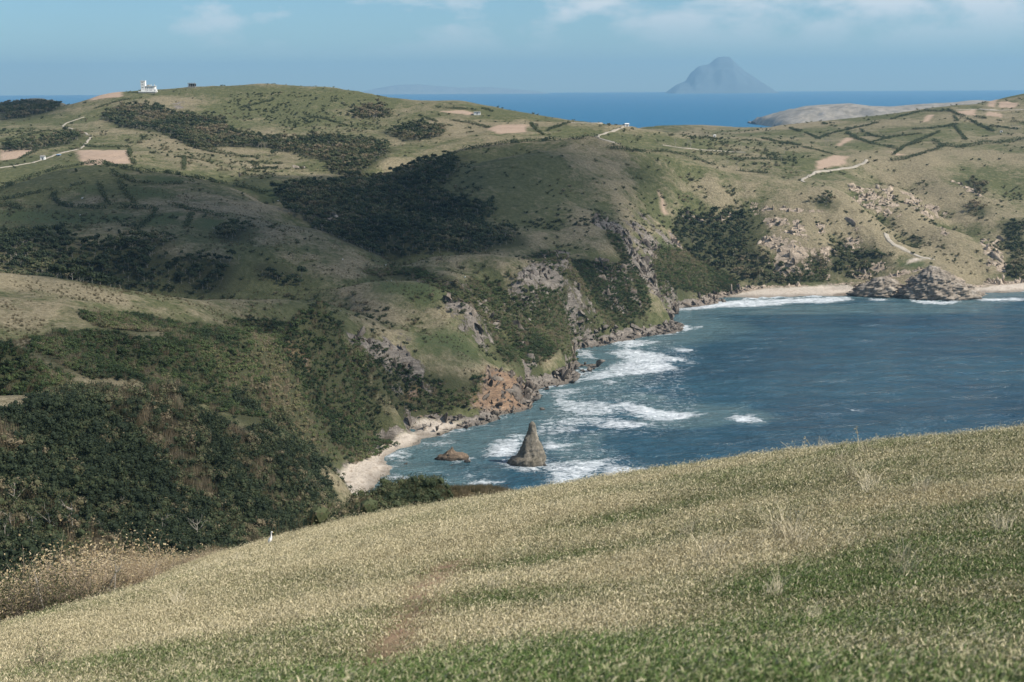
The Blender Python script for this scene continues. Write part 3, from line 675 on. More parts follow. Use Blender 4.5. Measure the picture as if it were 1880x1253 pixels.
FGP += [(-60, 110, 92), (-70, 80, 98), (-70, 50, 112), (60, 110, 90), (75, 80, 105), (40, 150, 70), (-50, 170, 70), (0, 215, 55), (-45, 130, 84)]
FG = Field(FGP, 4.0, -75, 80, -10, 230, 1.0)
def near_hill(x, y):
    near = 1 - smooth(70, 110, y)
    return FG.smooth_at(x, y) + near * (0.16 * fbm(x, y, 6, 3, 600) + 0.05 * fbm(x, y, 1.3, 3, 604)) * smooth(2, 10, y) + (1 - near) * 0.5 * fbm(x, y, 9, 3, 607)
def hit_near(px, py, y_min=5.0, y_max=200.0):
    r = ray(px, py); t = np.arange(y_min, y_max, 0.12) / r[1]
    x, y, z = r[0] * t, r[1] * t, EYE + r[2] * t
    below = z < near_hill(x, y)
    k = int(np.argmax(below)) if below.any() else len(t) - 1
    return (float(x[k]), float(y[k]), float(near_hill(x[k], y[k])))
TRACK = np.array([hit_near(a, b)[:2] for a, b in resample(parse("835,1035 800,1065 775,1100 750,1150 735,1185 712,1215 690,1250"), 20.0)])
def track_dist(x, y):
    d = np.full(np.shape(x), 1e9)
    for a, b in zip(TRACK[:-1], TRACK[1:]):
        ab = b - a; t = np.clip(((x - a[0]) * ab[0] + (y - a[1]) * ab[1]) / (ab @ ab), 0, 1)
        d = np.minimum(d, np.hypot(x - a[0] - ab[0] * t, y - a[1] - ab[1] * t))
    return d
def sward(x, y):
    """how dry the turf is (0 green .. 1 straw)"""
    d = 0.60 + 0.5 * fbm(x, y, 7, 3, 620) + 0.9 * fbm(x * 0.6 + y * 0.3, y, 1.9, 3, 624)
    green = smooth(-0.6, 2.2, x + 0.10 * y + 1.4 * fbm(x, y, 2.0, 3, 628)) * (1 - smooth(7.5, 13.0, y + 3.0 * fbm(x, y, 2.0, 3, 629) - 0.7 * x))
    d = d - 0.7 * green + 0.34 * smooth(12, 26, y)
    return np.clip(d, 0, 1)
GM, b, (n, l, new, math_, mix, ramp, noise, mapping) = material('turf_ground', 0.95, 0.05)
pos = new('ShaderNodeNewGeometry').outputs['Position']
dr = new('ShaderNodeAttribute', attribute_name='dry').outputs['Fac']; wr = new('ShaderNodeAttribute', attribute_name='worn').outputs['Fac']; wl = new('ShaderNodeAttribute', attribute_name='wild').outputs['Fac']
q1 = noise(9.0, 5, 0.7, pos); q2 = noise(2.2, 5, 0.65, pos)
c = mix(ramp(math_('ADD', dr, math_('MULTIPLY', math_('SUBTRACT', q1, 0.5), 0.9)), (0.25, 0.0), (0.8, 1.0)), mix(q1, (0.045, 0.055, 0.022), (0.090, 0.100, 0.042)), mix(q1, (0.16, 0.132, 0.070), (0.34, 0.285, 0.165)))
c = mix(math_('MULTIPLY', wr, ramp(q2, (0.35, 0.25), (0.65, 0.85))), c, (0.33, 0.215, 0.145))
c = mix(wl, c, mix(q2, (0.045, 0.05, 0.025), (0.17, 0.115, 0.06)))
l.new(c, b.inputs['Base Color'])
bp = new('ShaderNodeBump'); bp.inputs['Strength'].default_value = 0.8; bp.inputs['Distance'].default_value = 0.06
l.new(math_('ADD', q1, q2), bp.inputs['Height']); l.new(bp.outputs[0], b.inputs['Normal'])
def turf_block(name, x0, x1, y0, y1, st):
    X, Y = np.meshgrid(np.arange(x0, x1 + st / 2, st), np.arange(y0, y1 + st / 2, st))
    me = mesh_from(name, np.stack([X, Y, near_hill(X, Y)], -1).reshape(-1, 3), quads(*X.shape))
    fattr(me, 'dry', sward(X, Y)); fattr(me, 'worn', (1 - smooth(0.15, 0.6, track_dist(X, Y) + 0.25 * fbm(X, Y, 0.8, 2, 640))) if y0 < 50 else X * 0)
    wild = smooth(64, 74, Y + 3 * fbm(X, Y, 6, 2, 642))
    fattr(me, 'wild', wild)
    return struct(link(name, me, GM))
turf_block('grass_hill', -46, 46, -4, 86, 0.3)
turf_block('lower_spur', -74, 78, 85, 226, 1.0)

# ------------------------------------------------------------------ scatter: many copies of a few small meshes, for turf and thickets nobody could count
def scatter(name, protos, pts_, rots, scls, idx, attrs, label=None, cat=None):
    """one object whose points carry the protos"""
    pts_ = np.asarray(pts_, np.float32)
    me = bpy.data.meshes.new(name); me.vertices.add(len(pts_)); me.vertices.foreach_set('co', pts_.ravel())
    a = me.attributes.new('rot', 'FLOAT_VECTOR', 'POINT'); a.data.foreach_set('vector', np.ascontiguousarray(rots, np.float32).ravel())
    a = me.attributes.new('scl', 'FLOAT_VECTOR', 'POINT'); a.data.foreach_set('vector', np.ascontiguousarray(scls, np.float32).ravel())
    a = me.attributes.new('pick', 'INT', 'POINT'); a.data.foreach_set('value', np.ascontiguousarray(idx, np.int32))
    for k, v in attrs.items(): fattr(me, k, v)
    col = bpy.data.collections.new(name + '_plants')
    for i, p in enumerate(protos):
        o = bpy.data.objects.new('%s_plant_%02d' % (name, i), p); col.objects.link(o)
    o = link(name, me)
    g = bpy.data.node_groups.new(name, 'GeometryNodeTree')
    g.interface.new_socket('Geometry', in_out='INPUT', socket_type='NodeSocketGeometry'); g.interface.new_socket('Geometry', in_out='OUTPUT', socket_type='NodeSocketGeometry')
    gi = g.nodes.new('NodeGroupInput'); go = g.nodes.new('NodeGroupOutput'); ip = g.nodes.new('GeometryNodeInstanceOnPoints'); ci = g.nodes.new('GeometryNodeCollectionInfo')
    ci.inputs['Collection'].default_value = col; ci.inputs['Separate Children'].default_value = True; ci.inputs['Reset Children'].default_value = True
    ip.inputs['Pick Instance'].default_value = True
    def named(nm, ty):
        nd = g.nodes.new('GeometryNodeInputNamedAttribute'); nd.data_type = ty; nd.inputs['Name'].default_value = nm
        return next(s for s in nd.outputs if s.enabled and s.name == 'Attribute')
    g.links.new(gi.outputs[0], ip.inputs['Points']); g.links.new(ci.outputs[0], ip.inputs['Instance'])
    g.links.new(named('pick', 'INT'), ip.inputs['Instance Index']); g.links.new(named('scl', 'FLOAT_VECTOR'), ip.inputs['Scale'])
    er = g.nodes.new('FunctionNodeEulerToRotation'); g.links.new(named('rot', 'FLOAT_VECTOR'), er.inputs[0]); g.links.new(er.outputs[0], ip.inputs['Rotation'])
    g.links.new(ip.outputs[0], go.inputs[0])
    md = o.modifiers.new('scatter', 'NODES'); md.node_group = g
    o['kind'] = 'stuff'
    if label: o['label'] = label; o['category'] = cat
    return o

def blade_mat():
    m, b, (n, l, new, math_, mix, ramp, noise, mapping) = material('grass_blades', 0.75, 0.25)
    dr = new('ShaderNodeAttribute', attribute_name='dry'); dr.attribute_type = 'INSTANCER'
    tn = new('ShaderNodeAttribute', attribute_name='tone').outputs['Fac']
    rnd = new('ShaderNodeObjectInfo').outputs['Random']
    f = math_('ADD', dr.outputs['Fac'], math_('MULTIPLY', math_('SUBTRACT', tn, 0.5), 1.2))
    green = mix(rnd, (0.088, 0.108, 0.040), (0.190, 0.198, 0.085))
    straw = mix(tn, (0.29, 0.245, 0.138), (0.68, 0.60, 0.40))
    green = mix(ramp(dr.outputs['Fac'], (0.02, 1.0), (0.30, 0.0)), green, mix(rnd, (0.055, 0.105, 0.024), (0.125, 0.185, 0.05)))
    l.new(mix(ramp(f, (0.22, 0.0), (0.78, 1.0)), green, straw), b.inputs['Base Color'])
    b.inputs['Subsurface Weight'].default_value = 0.0
    return m
BLADE = blade_mat()
def tuft(seed, nb, hgt, spread, lean, width):
    r = np.random.default_rng(seed); V = []; T = []; tone = []
    for i in range(nb):
        a = r.uniform(0, 2 * math.pi); rad = spread * math.sqrt(r.uniform()); x0, y0 = rad * math.cos(a), rad * math.sin(a)
        hh = hgt * r.uniform(0.5, 1.15); ln = hh * lean * r.uniform(0.2, 1.2); la = r.normal(math.pi, 0.75) if r.uniform() < 0.72 else r.uniform(0, 6.28)
        dx, dy = math.cos(la) * ln, math.sin(la) * ln; wa = r.uniform(0, math.pi); wx, wy = math.cos(wa) * width / 2, math.sin(wa) * width / 2
        k = len(V)
        V += [(x0 - wx, y0 - wy, -0.01), (x0 + wx, y0 + wy, -0.01), (x0 + dx * 0.4 + wx * 0.8, y0 + dy * 0.4 + wy * 0.8, hh * 0.6), (x0 + dx * 0.4 - wx * 0.8, y0 + dy * 0.4 - wy * 0.8, hh * 0.6), (x0 + dx, y0 + dy, hh * 0.92)]
        T += [(k, k + 1, k + 2), (k, k + 2, k + 3), (k + 3, k + 2, k + 4)]
        tone += [r.uniform()] * 5
    me = mesh_from('tuft', V, T, False); fattr(me, 'tone', tone); me.materials.append(BLADE)
    return me
TUFTS = [tuft(1, 36, 0.016, 0.20, 2.6, 0.005), tuft(2, 34, 0.013, 0.22, 3.0, 0.006), tuft(3, 34, 0.020, 0.19, 2.2, 0.005), tuft(4, 34, 0.010, 0.24, 3.8, 0.007), tuft(5, 34, 0.045, 0.13, 1.7, 0.005)]
P_ = []
for y0, y1, dens in ((2.5, 9, 800), (9, 16, 420), (16, 26, 200), (26, 40, 115), (40, 72, 62)):
    w0 = 0.43 * y1 + 4.5
    N = int((y1 - y0) * 2 * w0 * dens)
    x = rng.uniform(-w0, w0, N); y = rng.uniform(y0, y1, N)
    ok = (np.abs(x) < 0.41 * y + 4.0)
    P_.append(np.stack([x[ok], y[ok]], -1))
P_ = np.concatenate(P_); x, y = P_[:, 0], P_[:, 1]
td = track_dist(x, y)
ok = (rng.uniform(size=len(x)) < smooth(-0.05, 0.6, td)) 
# the brush takes over from the turf at the lower left
BRUSH = np.array([P(a, 1100, d)[:2] for a, d in ((-120, 45), (0, 45), (130, 46.5), (200, 48.5), (300, 51), (420, 54.5))])
bl = np.interp(x, BRUSH[:, 0], BRUSH[:, 1])
ok &= ~((x < BRUSH[-1, 0]) & (y > bl + 0.6))
x, y = x[ok], y[ok]
dry = np.clip(sward(x, y) + rng.normal(0, 0.12, len(x)), 0, 1)
tall = fbm(x, y, 2.2, 2, 650) > 0.42
pick = np.where(tall & (rng.uniform(size=len(x)) < 0.10), 4, rng.integers(0, 4, len(x)))
sc = rng.uniform(0.75, 1.3, len(x)) * (0.85 + 0.5 * smooth(8, 45, y)) * np.where(pick == 4, 0.8, 1)
scatter('grass', TUFTS, np.stack([x, y, near_hill(x, y)], -1), np.stack([rng.normal(-0.12, 0.15, len(x)), rng.normal(0, 0.15, len(x)), rng.normal(0, 0.55, len(x)) + np.where(rng.uniform(size=len(x)) < 0.3, math.pi, 0)], -1), np.stack([sc * 1.1, sc * 1.1, sc], -1), pick, {'dry': dry})

# ------------------------------------------------------------------ vegetation
def leaf_mat(name, stops, rough=0.7, inst=True, spec=0.2):
    """foliage colour runs along the stops with the plant's own tint, leaf by leaf"""
    m, b, (n, l, new, math_, mix, ramp, noise, mapping) = material(name, rough, spec)
    ti = new('ShaderNodeAttribute', attribute_name='tint')
    ti.attribute_type = 'INSTANCER' if inst else 'GEOMETRY'
    base = ti.outputs['Fac'] if inst else (math_('ADD', math_('MULTIPLY', new('ShaderNodeObjectInfo').outputs['Random'], 0.25), 0.15) if stops is GREENS else new('ShaderNodeObjectInfo').outputs['Random'])
    tn = new('ShaderNodeAttribute', attribute_name='tone').outputs['Fac']
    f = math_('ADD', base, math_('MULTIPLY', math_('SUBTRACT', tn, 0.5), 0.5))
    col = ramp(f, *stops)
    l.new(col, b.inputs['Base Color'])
    tl = new('ShaderNodeBsdfTranslucent'); l.new(col, tl.inputs[0]); ms = new('ShaderNodeMixShader'); ms.inputs[0].default_value = 0.3
    l.new(b.outputs[0], ms.inputs[1]); l.new(tl.outputs[0], ms.inputs[2]); l.new(ms.outputs[0], n['Material Output'].inputs[0])
    return m
GREENS = ((0.0, (0.034, 0.049, 0.026)), (0.3, (0.066, 0.088, 0.041)), (0.55, (0.118, 0.128, 0.062)), (0.75, (0.19, 0.165, 0.095)), (1.0, (0.31, 0.245, 0.16)))
LEAF = leaf_mat('thicket_leaf', GREENS)
LEAF1 = leaf_mat('shrub_leaf', GREENS, inst=False)
REED = leaf_mat('cane_stem', ((0.0, (0.05, 0.055, 0.026)), (0.4, (0.11, 0.095, 0.052)), (0.75, (0.21, 0.165, 0.10)), (1.0, (0.33, 0.27, 0.18))))
def bark(name, col):
    m, b, (n, l, new, math_, mix, ramp, noise, mapping) = material(name, 0.85, 0.15)
    pos = new('ShaderNodeNewGeometry').outputs['Position']
    l.new(mix(noise(3.0, 4, 0.7, mapping(pos, scale=(1, 1, 0.3))), tuple(c * 0.6 for c in col), col), b.inputs['Base Color'])
    return m
PALE_BARK = bark('pale_bark', (0.42, 0.38, 0.32)); DARK_BARK = bark('dark_bark', (0.15, 0.125, 0.095)); TWIG = bark('dry_twig', (0.46, 0.37, 0.27))

def leaf_quads(r, centres, normals, size, jitter=0.7):
    k = len(centres)
    nrm = normals + r.normal(0, jitter, (k, 3)); nrm /= np.linalg.norm(nrm, axis=1, keepdims=True)
    up = r.normal(0, 1, (k, 3)); t = np.cross(nrm, up); t /= np.linalg.norm(t, axis=1, keepdims=True); u = np.cross(nrm, t)
    s = np.asarray(size).reshape(-1, 1) * r.uniform(0.6, 1.3, (k, 1))
    t = t * s; u = u * s * r.uniform(0.45, 0.9, (k, 1))
    V = np.stack([centres - t, centres - u * 0.8, centres + t, centres + u], 1).reshape(-1, 3)
    return V, np.arange(4 * k).reshape(-1, 4)
def lumpy(r, k, lumps=6, spread=0.55, flat=0.8):
    """points through the outer part of a crown made of a few lobes"""
    c = r.normal(0, spread, (lumps, 3)); c[:, 2] = np.abs(c[:, 2]) * flat
    rad = r.uniform(0.4, 0.75, lumps)
    w = r.integers(0, lumps, k); d = r.normal(0, 1, (k, 3)); d /= np.linalg.norm(d, axis=1, keepdims=True)
    rr = rad[w] * r.uniform(0.55, 1.0, k) ** 0.5
    p = c[w] + d * rr[:, None] * np.array([1, 1, 0.85])
    LOBES[:] = list(zip(c, rad))
    return p, d
LOBES = []
def core(r, scale=1.0, shift=(0, 0, 0), k=0.74):
    """opaque blobs added inside a crown, lobe by lobe, to give it a shaded side"""
    bm = bmesh.new(); bmesh.ops.create_icosphere(bm, subdivisions=1, radius=1.0)
    V0 = np.array([v.co[:] for v in bm.verts]); T0 = [[v.index for v in f.verts] for f in bm.faces]; bm.free()
    V, T = [], []
    for c, rad in LOBES:
        o = len(V); V += [tuple((c + v * rad * k * r.uniform(0.8, 1.1) * np.array([1, 1, 0.85])) * scale + np.array(shift)) for v in V0]; T += [tuple(i + o for i in f) for f in T0]
    return V, T
def bush_mesh(seed, k, leaf, lift=0.45, mat=None):
    r = np.random.default_rng(seed)
    p, d = lumpy(r, k); p[:, 2] += lift; CV, CT = core(r, 1.0, (0, 0, lift), 0.56)
    keep_ = p[:, 2] > -0.1
    V, Q = leaf_quads(r, p[keep_], d[keep_], leaf)
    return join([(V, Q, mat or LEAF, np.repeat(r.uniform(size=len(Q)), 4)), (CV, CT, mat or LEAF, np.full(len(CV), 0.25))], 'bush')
def reed_mesh(seed, nb, hgt, spread, width, mat=None, lean=0.4):
    r = np.random.default_rng(seed); V = []; T = []; tone = []
    for i in range(nb):
        a = r.uniform(0, 6.28); rad = spread * math.sqrt(r.uniform()); x0, y0 = rad * math.cos(a), rad * math.sin(a)
        hh = hgt * r.uniform(0.5, 1.1); la = r.uniform(0, 6.28); ln = hh * lean * r.uniform(0, 1); wa = r.uniform(0, 3.14); wx, wy = math.cos(wa) * width, math.sin(wa) * width
        k = len(V)
        V += [(x0 - wx, y0 - wy, -0.2), (x0 + wx, y0 + wy, -0.2), (x0 + math.cos(la) * ln, y0 + math.sin(la) * ln, hh)]
        T.append((k, k + 1, k + 2)); tone += [r.uniform()] * 3
    me = mesh_from('cane', V, T, False); fattr(me, 'tone', tone); me.materials.append(mat or REED)
    return me
def tube(V, Q, a, b, ra, rb, k=5):
    a = np.array(a, float); b = np.array(b, float); d = b - a; d /= np.linalg.norm(d)
    s = np.cross(d, (0.3, 0.9, 0.2)); s /= np.linalg.norm(s); t = np.cross(d, s)
    o = len(V)
    for c, rr in ((a, ra), (b, rb)):
        for i in range(k):
            an = 2 * math.pi * i / k; V.append(tuple(c + (s * math.cos(an) + t * math.sin(an)) * rr))
    for i in range(k): Q.append((o + i, o + (i + 1) % k, o + k + (i + 1) % k, o + k + i))
def limbs(r, hgt, rad, nbr, spread, levels=2, crooked=0.12):
    """a trunk with branches; returns mesh data and the branch tips"""
    V, Q, tips = [], [], []
    p = np.zeros(3); p[2] = -0.25; pts_ = [p]
    ns = 5
    for i in range(ns):
        p = p + np.array([r.normal(0, crooked) * hgt / ns, r.normal(0, crooked) * hgt / ns, (hgt + 0.25) / ns]); pts_.append(p)
    for i in range(ns): tube(V, Q, pts_[i], pts_[i + 1], rad * (1 - 0.13 * i), rad * (1 - 0.13 * (i + 1)))
    tips.append(pts_[-1])
    def branch(base, direction, length, rr, lv):
        mid = base + direction * length * 0.5 + r.normal(0, 0.08, 3) * length
        end = base + direction * length + np.array([0, 0, 0.12 * length]) + r.normal(0, 0.1, 3) * length
        tube(V, Q, base, mid, rr, rr * 0.7, 4); tube(V, Q, mid, end, rr * 0.7, rr * 0.3, 4); tips.append(end)
        if lv > 1:
            for _ in range(3):
                d2 = direction + r.normal(0, 0.6, 3); d2[2] += 0.25; d2 /= np.linalg.norm(d2)
                branch(mid if r.uniform() < 0.5 else end, d2, length * 0.55, rr * 0.5, lv - 1)
    for i in range(nbr):
        t = r.uniform(0.45, 1.0); b0 = pts_[min(ns, int(t * ns))]; a = r.uniform(0, 6.28)
        d = np.array([math.cos(a) * spread, math.sin(a) * spread, r.uniform(0.3, 1.0)]); d /= np.linalg.norm(d)
        branch(b0, d, hgt * r.uniform(0.25, 0.45), rad * 0.5, levels)
    return V, Q, np.array(tips)

def join(parts_, name):
    """several (verts, faces, material, tone) into one mesh, for plants inside a thicket"""
    V = []; T = []; mi = []; tone = []; mats = []
    for v, q, m, tn in parts_:
        o = len(V); V += [tuple(a) for a in v]; T += [tuple(int(i) + o for i in f) for f in q]; mi += [len(mats)] * len(q); mats.append(m); tone += list(tn)
    me = bpy.data.meshes.new(name); me.from_pydata(V, [], T); me.update()
    for m in mats: me.materials.append(m)
    me.polygons.foreach_set('material_index', np.array(mi, np.int32)); fattr(me, 'tone', tone)
    return me
def wood_tree(seed, hgt, leaves, leaf):
    r = np.random.default_rng(seed)
    V, Q, tips = limbs(r, hgt * 0.6, hgt * 0.018, 4, 1.0, 1)
    p, d = lumpy(r, leaves, 7, 0.6, 0.7); CV, CT = core(r, hgt * 0.30, (0, 0, hgt * 0.62), 0.66); p = p * hgt * 0.30 + np.array([0, 0, hgt * 0.62])
    LV, LQ = leaf_quads(r, p, d, leaf * hgt)
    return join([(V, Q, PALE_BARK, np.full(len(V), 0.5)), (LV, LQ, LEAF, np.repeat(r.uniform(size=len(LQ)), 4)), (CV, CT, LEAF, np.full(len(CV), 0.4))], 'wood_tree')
def bare_tree(seed, hgt):
    r = np.random.default_rng(seed)
    V, Q, tips = limbs(r, hgt * 0.75, hgt * 0.016, 5, 0.8, 2)
    return join([(V, Q, PALE_BARK, np.full(len(V), 0.5))], 'bare_tree')

def jitter_fill(polys, sp, wob, seed):
    out = []
    for i, q in enumerate(polys):
        (x0, y0), (x1, y1) = q.min(0), q.max(0)
        X, Y = np.meshgrid(np.arange(x0, x1, sp), np.arange(y0, y1, sp))
        X = X + rng.uniform(-0.6, 0.6, X.shape) * sp; Y = Y + rng.uniform(-0.6, 0.6, Y.shape) * sp
        k = patch(X, Y, q, wob, sp * 0.8, seed + i) > rng.uniform(0.1, 0.9, X.shape)
        out.append(np.stack([X[k], Y[k]], -1))
    return np.concatenate(out)
def in_view(p, mg=0.06):
    return np.abs(p[:, 0] / p[:, 1]) < 0.364 + mg
def place(name, protos, p, weights, smin, smax, tint, label, cat, zscale=(0.8, 1.25), sink=0.0, ground=None):
    k = len(p); z = (ground or land)(p[:, 0], p[:, 1]) - sink
    w = np.array(weights, float); pick = rng.choice(len(protos), k, p=w / w.sum())
    s = rng.uniform(smin, smax, k); rot = np.stack([rng.normal(0, 0.08, k), rng.normal(0, 0.08, k), rng.uniform(0, 6.28, k)], -1)
    return scatter(name, protos, np.stack([p[:, 0], p[:, 1], z], -1), rot, np.stack([s, s, s * rng.uniform(*zscale, k)], -1), pick, {'tint': np.clip(tint, 0, 1)}, label, cat)

BUSH_N = [bush_mesh(s, 230, 0.115) for s in (11, 12, 13, 14)]; BUSH_C = [bush_mesh(s, 620, 0.06) for s in (15, 16, 17)]; REED_N = [reed_mesh(s, 60, 1.7, 0.8, 0.034) for s in (21, 22, 23)]
SCRUBM = leaf_mat('scrub_leaf', ((0.0, (0.032, 0.052, 0.022)), (0.35, (0.070, 0.104, 0.038)), (0.65, (0.125, 0.162, 0.060)), (0.85, (0.19, 0.185, 0.09)), (1.0, (0.28, 0.23, 0.14))))
BUSH_S = [bush_mesh(s, 200, 0.12, mat=SCRUBM) for s in (61, 62, 63, 64)]
BUSH_F = [bush_mesh(s, 70, 0.23) for s in (31, 32, 33)]; TREE_F = [wood_tree(s, 1.0, 75, 0.085) for s in (41, 42, 43, 44)]; BARE_F = [bare_tree(51, 1.0), bare_tree(52, 1.0)]

# the close thicket below the grass hill
p = jitter_fill(WOODS['thicket'], 1.45, 4, 60); p = p[in_view(p)]
brown = fbm(p[:, 0], p[:, 1], 22, 3, 700) + 0.25 * smooth(-40, 30, p[:, 0] + 0.25 * (330 - p[:, 1]))
tint = 0.50 + 1.2 * brown + rng.normal(0, 0.28, len(p))
isreed = rng.uniform(size=len(p)) < smooth(-0.25, 0.25, brown) * 0.8
place('thicket', BUSH_N, p[~isreed], [1] * 4, 0.5, 2.0, tint[~isreed], 'dark green thicket covering the near left hillside', 'thicket')
place('cane_brake', REED_N, p[isreed], [1] * 3, 1.0, 2.0, tint[isreed] + 0.25, 'brown canes and dry brush among the near left thicket', 'brush')
# the scrub on the cove slopes
p = jitter_fill(WOODS['scrub'], 1.35, 7, 70); p = p[in_view(p)]
lush = np.maximum.reduce([patch(p[:, 0], p[:, 1], q, 6, 5, 150) for q in LUSH])
tint = 0.42 + 0.8 * fbm(p[:, 0], p[:, 1], 26, 3, 710) + 0.24 * lush + rng.normal(0, 0.15, len(p))  # lush scrub is greener; the bowl's sunlit look is also put into its tint
isreed = rng.uniform(size=len(p)) < 0.22
p2 = p[~isreed]
place('scrub', BUSH_S + BUSH_N, p2, [3] * 4 + [0.6] * 4, 0.55, 1.45, tint[~isreed], 'green scrub covering the slopes above the cove', 'scrub', zscale=(0.6, 1.0))
place('dry_brush', REED_N, p[isreed], [1] * 3, 0.7, 1.4, tint[isreed] + 0.3, 'dry stems among the scrub above the cove', 'brush')
# woods in the valleys
p = jitter_fill(WOODS['wood'], 3.7, 13, 80); p = p[in_view(p)]
tint = 0.30 + 0.6 * fbm(p[:, 0], p[:, 1], 35, 3, 720) + 0.22 * smooth(1050, 1250, p[:, 1]) + 0.14 * smooth(130, 200, p[:, 0]) + rng.normal(0, 0.16, len(p))
place('valley_wood', TREE_F + BARE_F, p, [3] * 4 + [0.8, 0.8], 3.2, 8.0, tint, 'dark woods filling the valleys between the hills', 'wood', zscale=(0.7, 1.1), sink=0.5)
# loose bushes over the open slopes
N = 52000
y = 560 + 1250 * rng.uniform(size=N) ** 0.8; x = rng.uniform(-0.42, 0.42, N) * y
p = np.stack([x, y], -1); z = land(x, y)
hol = HOLLOW(x, y)
dens = smooth(0.1, 0.8, hol) * 0.55 + smooth(0.25, 0.5, fbm(x, y, 22, 3, 733)) * 0.2 + 0.02 + 0.8 * smooth(0.5, 0.9, SLOPE(x, y)) * smooth(-0.25, 0.15, fbm(x, y, 20, 3, 735)) * (1 - smooth(90, 150, CD(x, y)))
bare = np.maximum.reduce([patch(x, y, q, 1, 2, 110) for q in SOIL + SAND])
k = (rng.uniform(size=N) < dens) & (z > 6) & (bare < 0.1) & (CD(x, y) > 14)
p = p[k]
place('loose_bushes', BUSH_F + REED_N[:1], p, [1, 1, 1, 0.5], 0.6, 1.7, 0.42 + 0.3 * fbm(p[:, 0], p[:, 1], 40, 2, 740) + rng.normal(0, 0.15, len(p)), 'low bushes dotted over the open hill slopes', 'bushes', zscale=(0.55, 0.9))
p = jitter_fill(SPARSE, 3.4, 12, 90); p = p[in_view(p)]
p = p[(rng.uniform(size=len(p)) < 0.08 + 0.75 * smooth(0.0, 0.7, HOLLOW(p[:, 0], p[:, 1])) + 0.9 * np.maximum(0, fbm(p[:, 0], p[:, 1], 24, 3, 736) - 0.15))]
place('slope_bushes', BUSH_F + TREE_F[:2], p, [3, 3, 3, 0.05, 0.05], 0.6, 1.8, 0.38 + 0.5 * fbm(p[:, 0], p[:, 1], 40, 2, 741) + rng.normal(0, 0.18, len(p)), 'low scrub speckling the rough hill slopes', 'bushes', zscale=(0.5, 0.9))
# rank grass tussocks on the brown slopes nearest the cove
N = 30000
y = rng.uniform(330, 900, N); x = rng.uniform(-0.42, 0.05, N) * y
k = (land(x, y) > 12) & (rng.uniform(size=N) < smooth(-0.2, 0.4, fbm(x, y, 16, 3, 745)))
p = np.stack([x, y], -1)[k]
place('rank_grass', REED_N, p, [1, 1, 1], 0.3, 0.6, 0.45 + 0.35 * fbm(p[:, 0], p[:, 1], 30, 3, 746) + rng.normal(0, 0.12, len(p)), 'rank dry grass on the rounded slopes by the cove', 'grass')
# the lower spur just beyond the grass hill
N = 2600
px_ = rng.uniform(-0.23, 0.01, N); y = rng.uniform(95, 165, N); x = px_ * y
edge = smooth(0.0, 0.03, -0.045 - x / y + 0.02 * fbm(x, y, 8, 2, 748))
k = rng.uniform(size=N) < np.clip(edge, 0, 1)
p = np.stack([x, y], -1)[k]
place('spur_scrub', BUSH_C + REED_N[:1], p, [1, 1, 1, 0.4], 0.6, 1.05, 0.22 + 0.3 * fbm(p[:, 0], p[:, 1], 9, 2, 749) + rng.normal(0, 0.1, len(p)), 'dark scrub on the low spur beyond the grass edge', 'scrub', zscale=(0.8, 1.1), ground=near_hill)
N = 2500
y = rng.uniform(110, 165, N); x = rng.uniform(-0.07, 0.03, N) * y
p = np.stack([x, y], -1)
place('spur_grass', REED_N, p, [1, 1, 1], 0.22, 0.4, 0.5 + rng.normal(0, 0.2, len(p)), 'brown tussock grass on the low spur beyond the grass edge', 'grass', ground=near_hill)
# ground between the brush and the valley floor
N = 5200
y = rng.uniform(62, 200, N); x = rng.uniform(-0.43, -0.06, N) * y
zf = np.maximum(near_hill(np.clip(x, -74, 78), np.clip(y, -4, 225)), HG(x, np.maximum(y, 111)))
def ground_both(x, y): return np.maximum(near_hill(np.clip(x, -73, 77), np.clip(y, -4, 224)), np.where(y > 111, land(x, np.maximum(y, 111)), -99))
p = np.stack([x, y], -1)
place('slope_scrub', BUSH_C + REED_N, p, [1.3] * 3 + [0.6] * 3, 0.7, 1.3, 0.42 + 0.6 * fbm(x, y, 14, 3, 752) + rng.normal(0, 0.12, len(p)), 'dark scrub falling away below the grass hill', 'scrub', ground=ground_both)

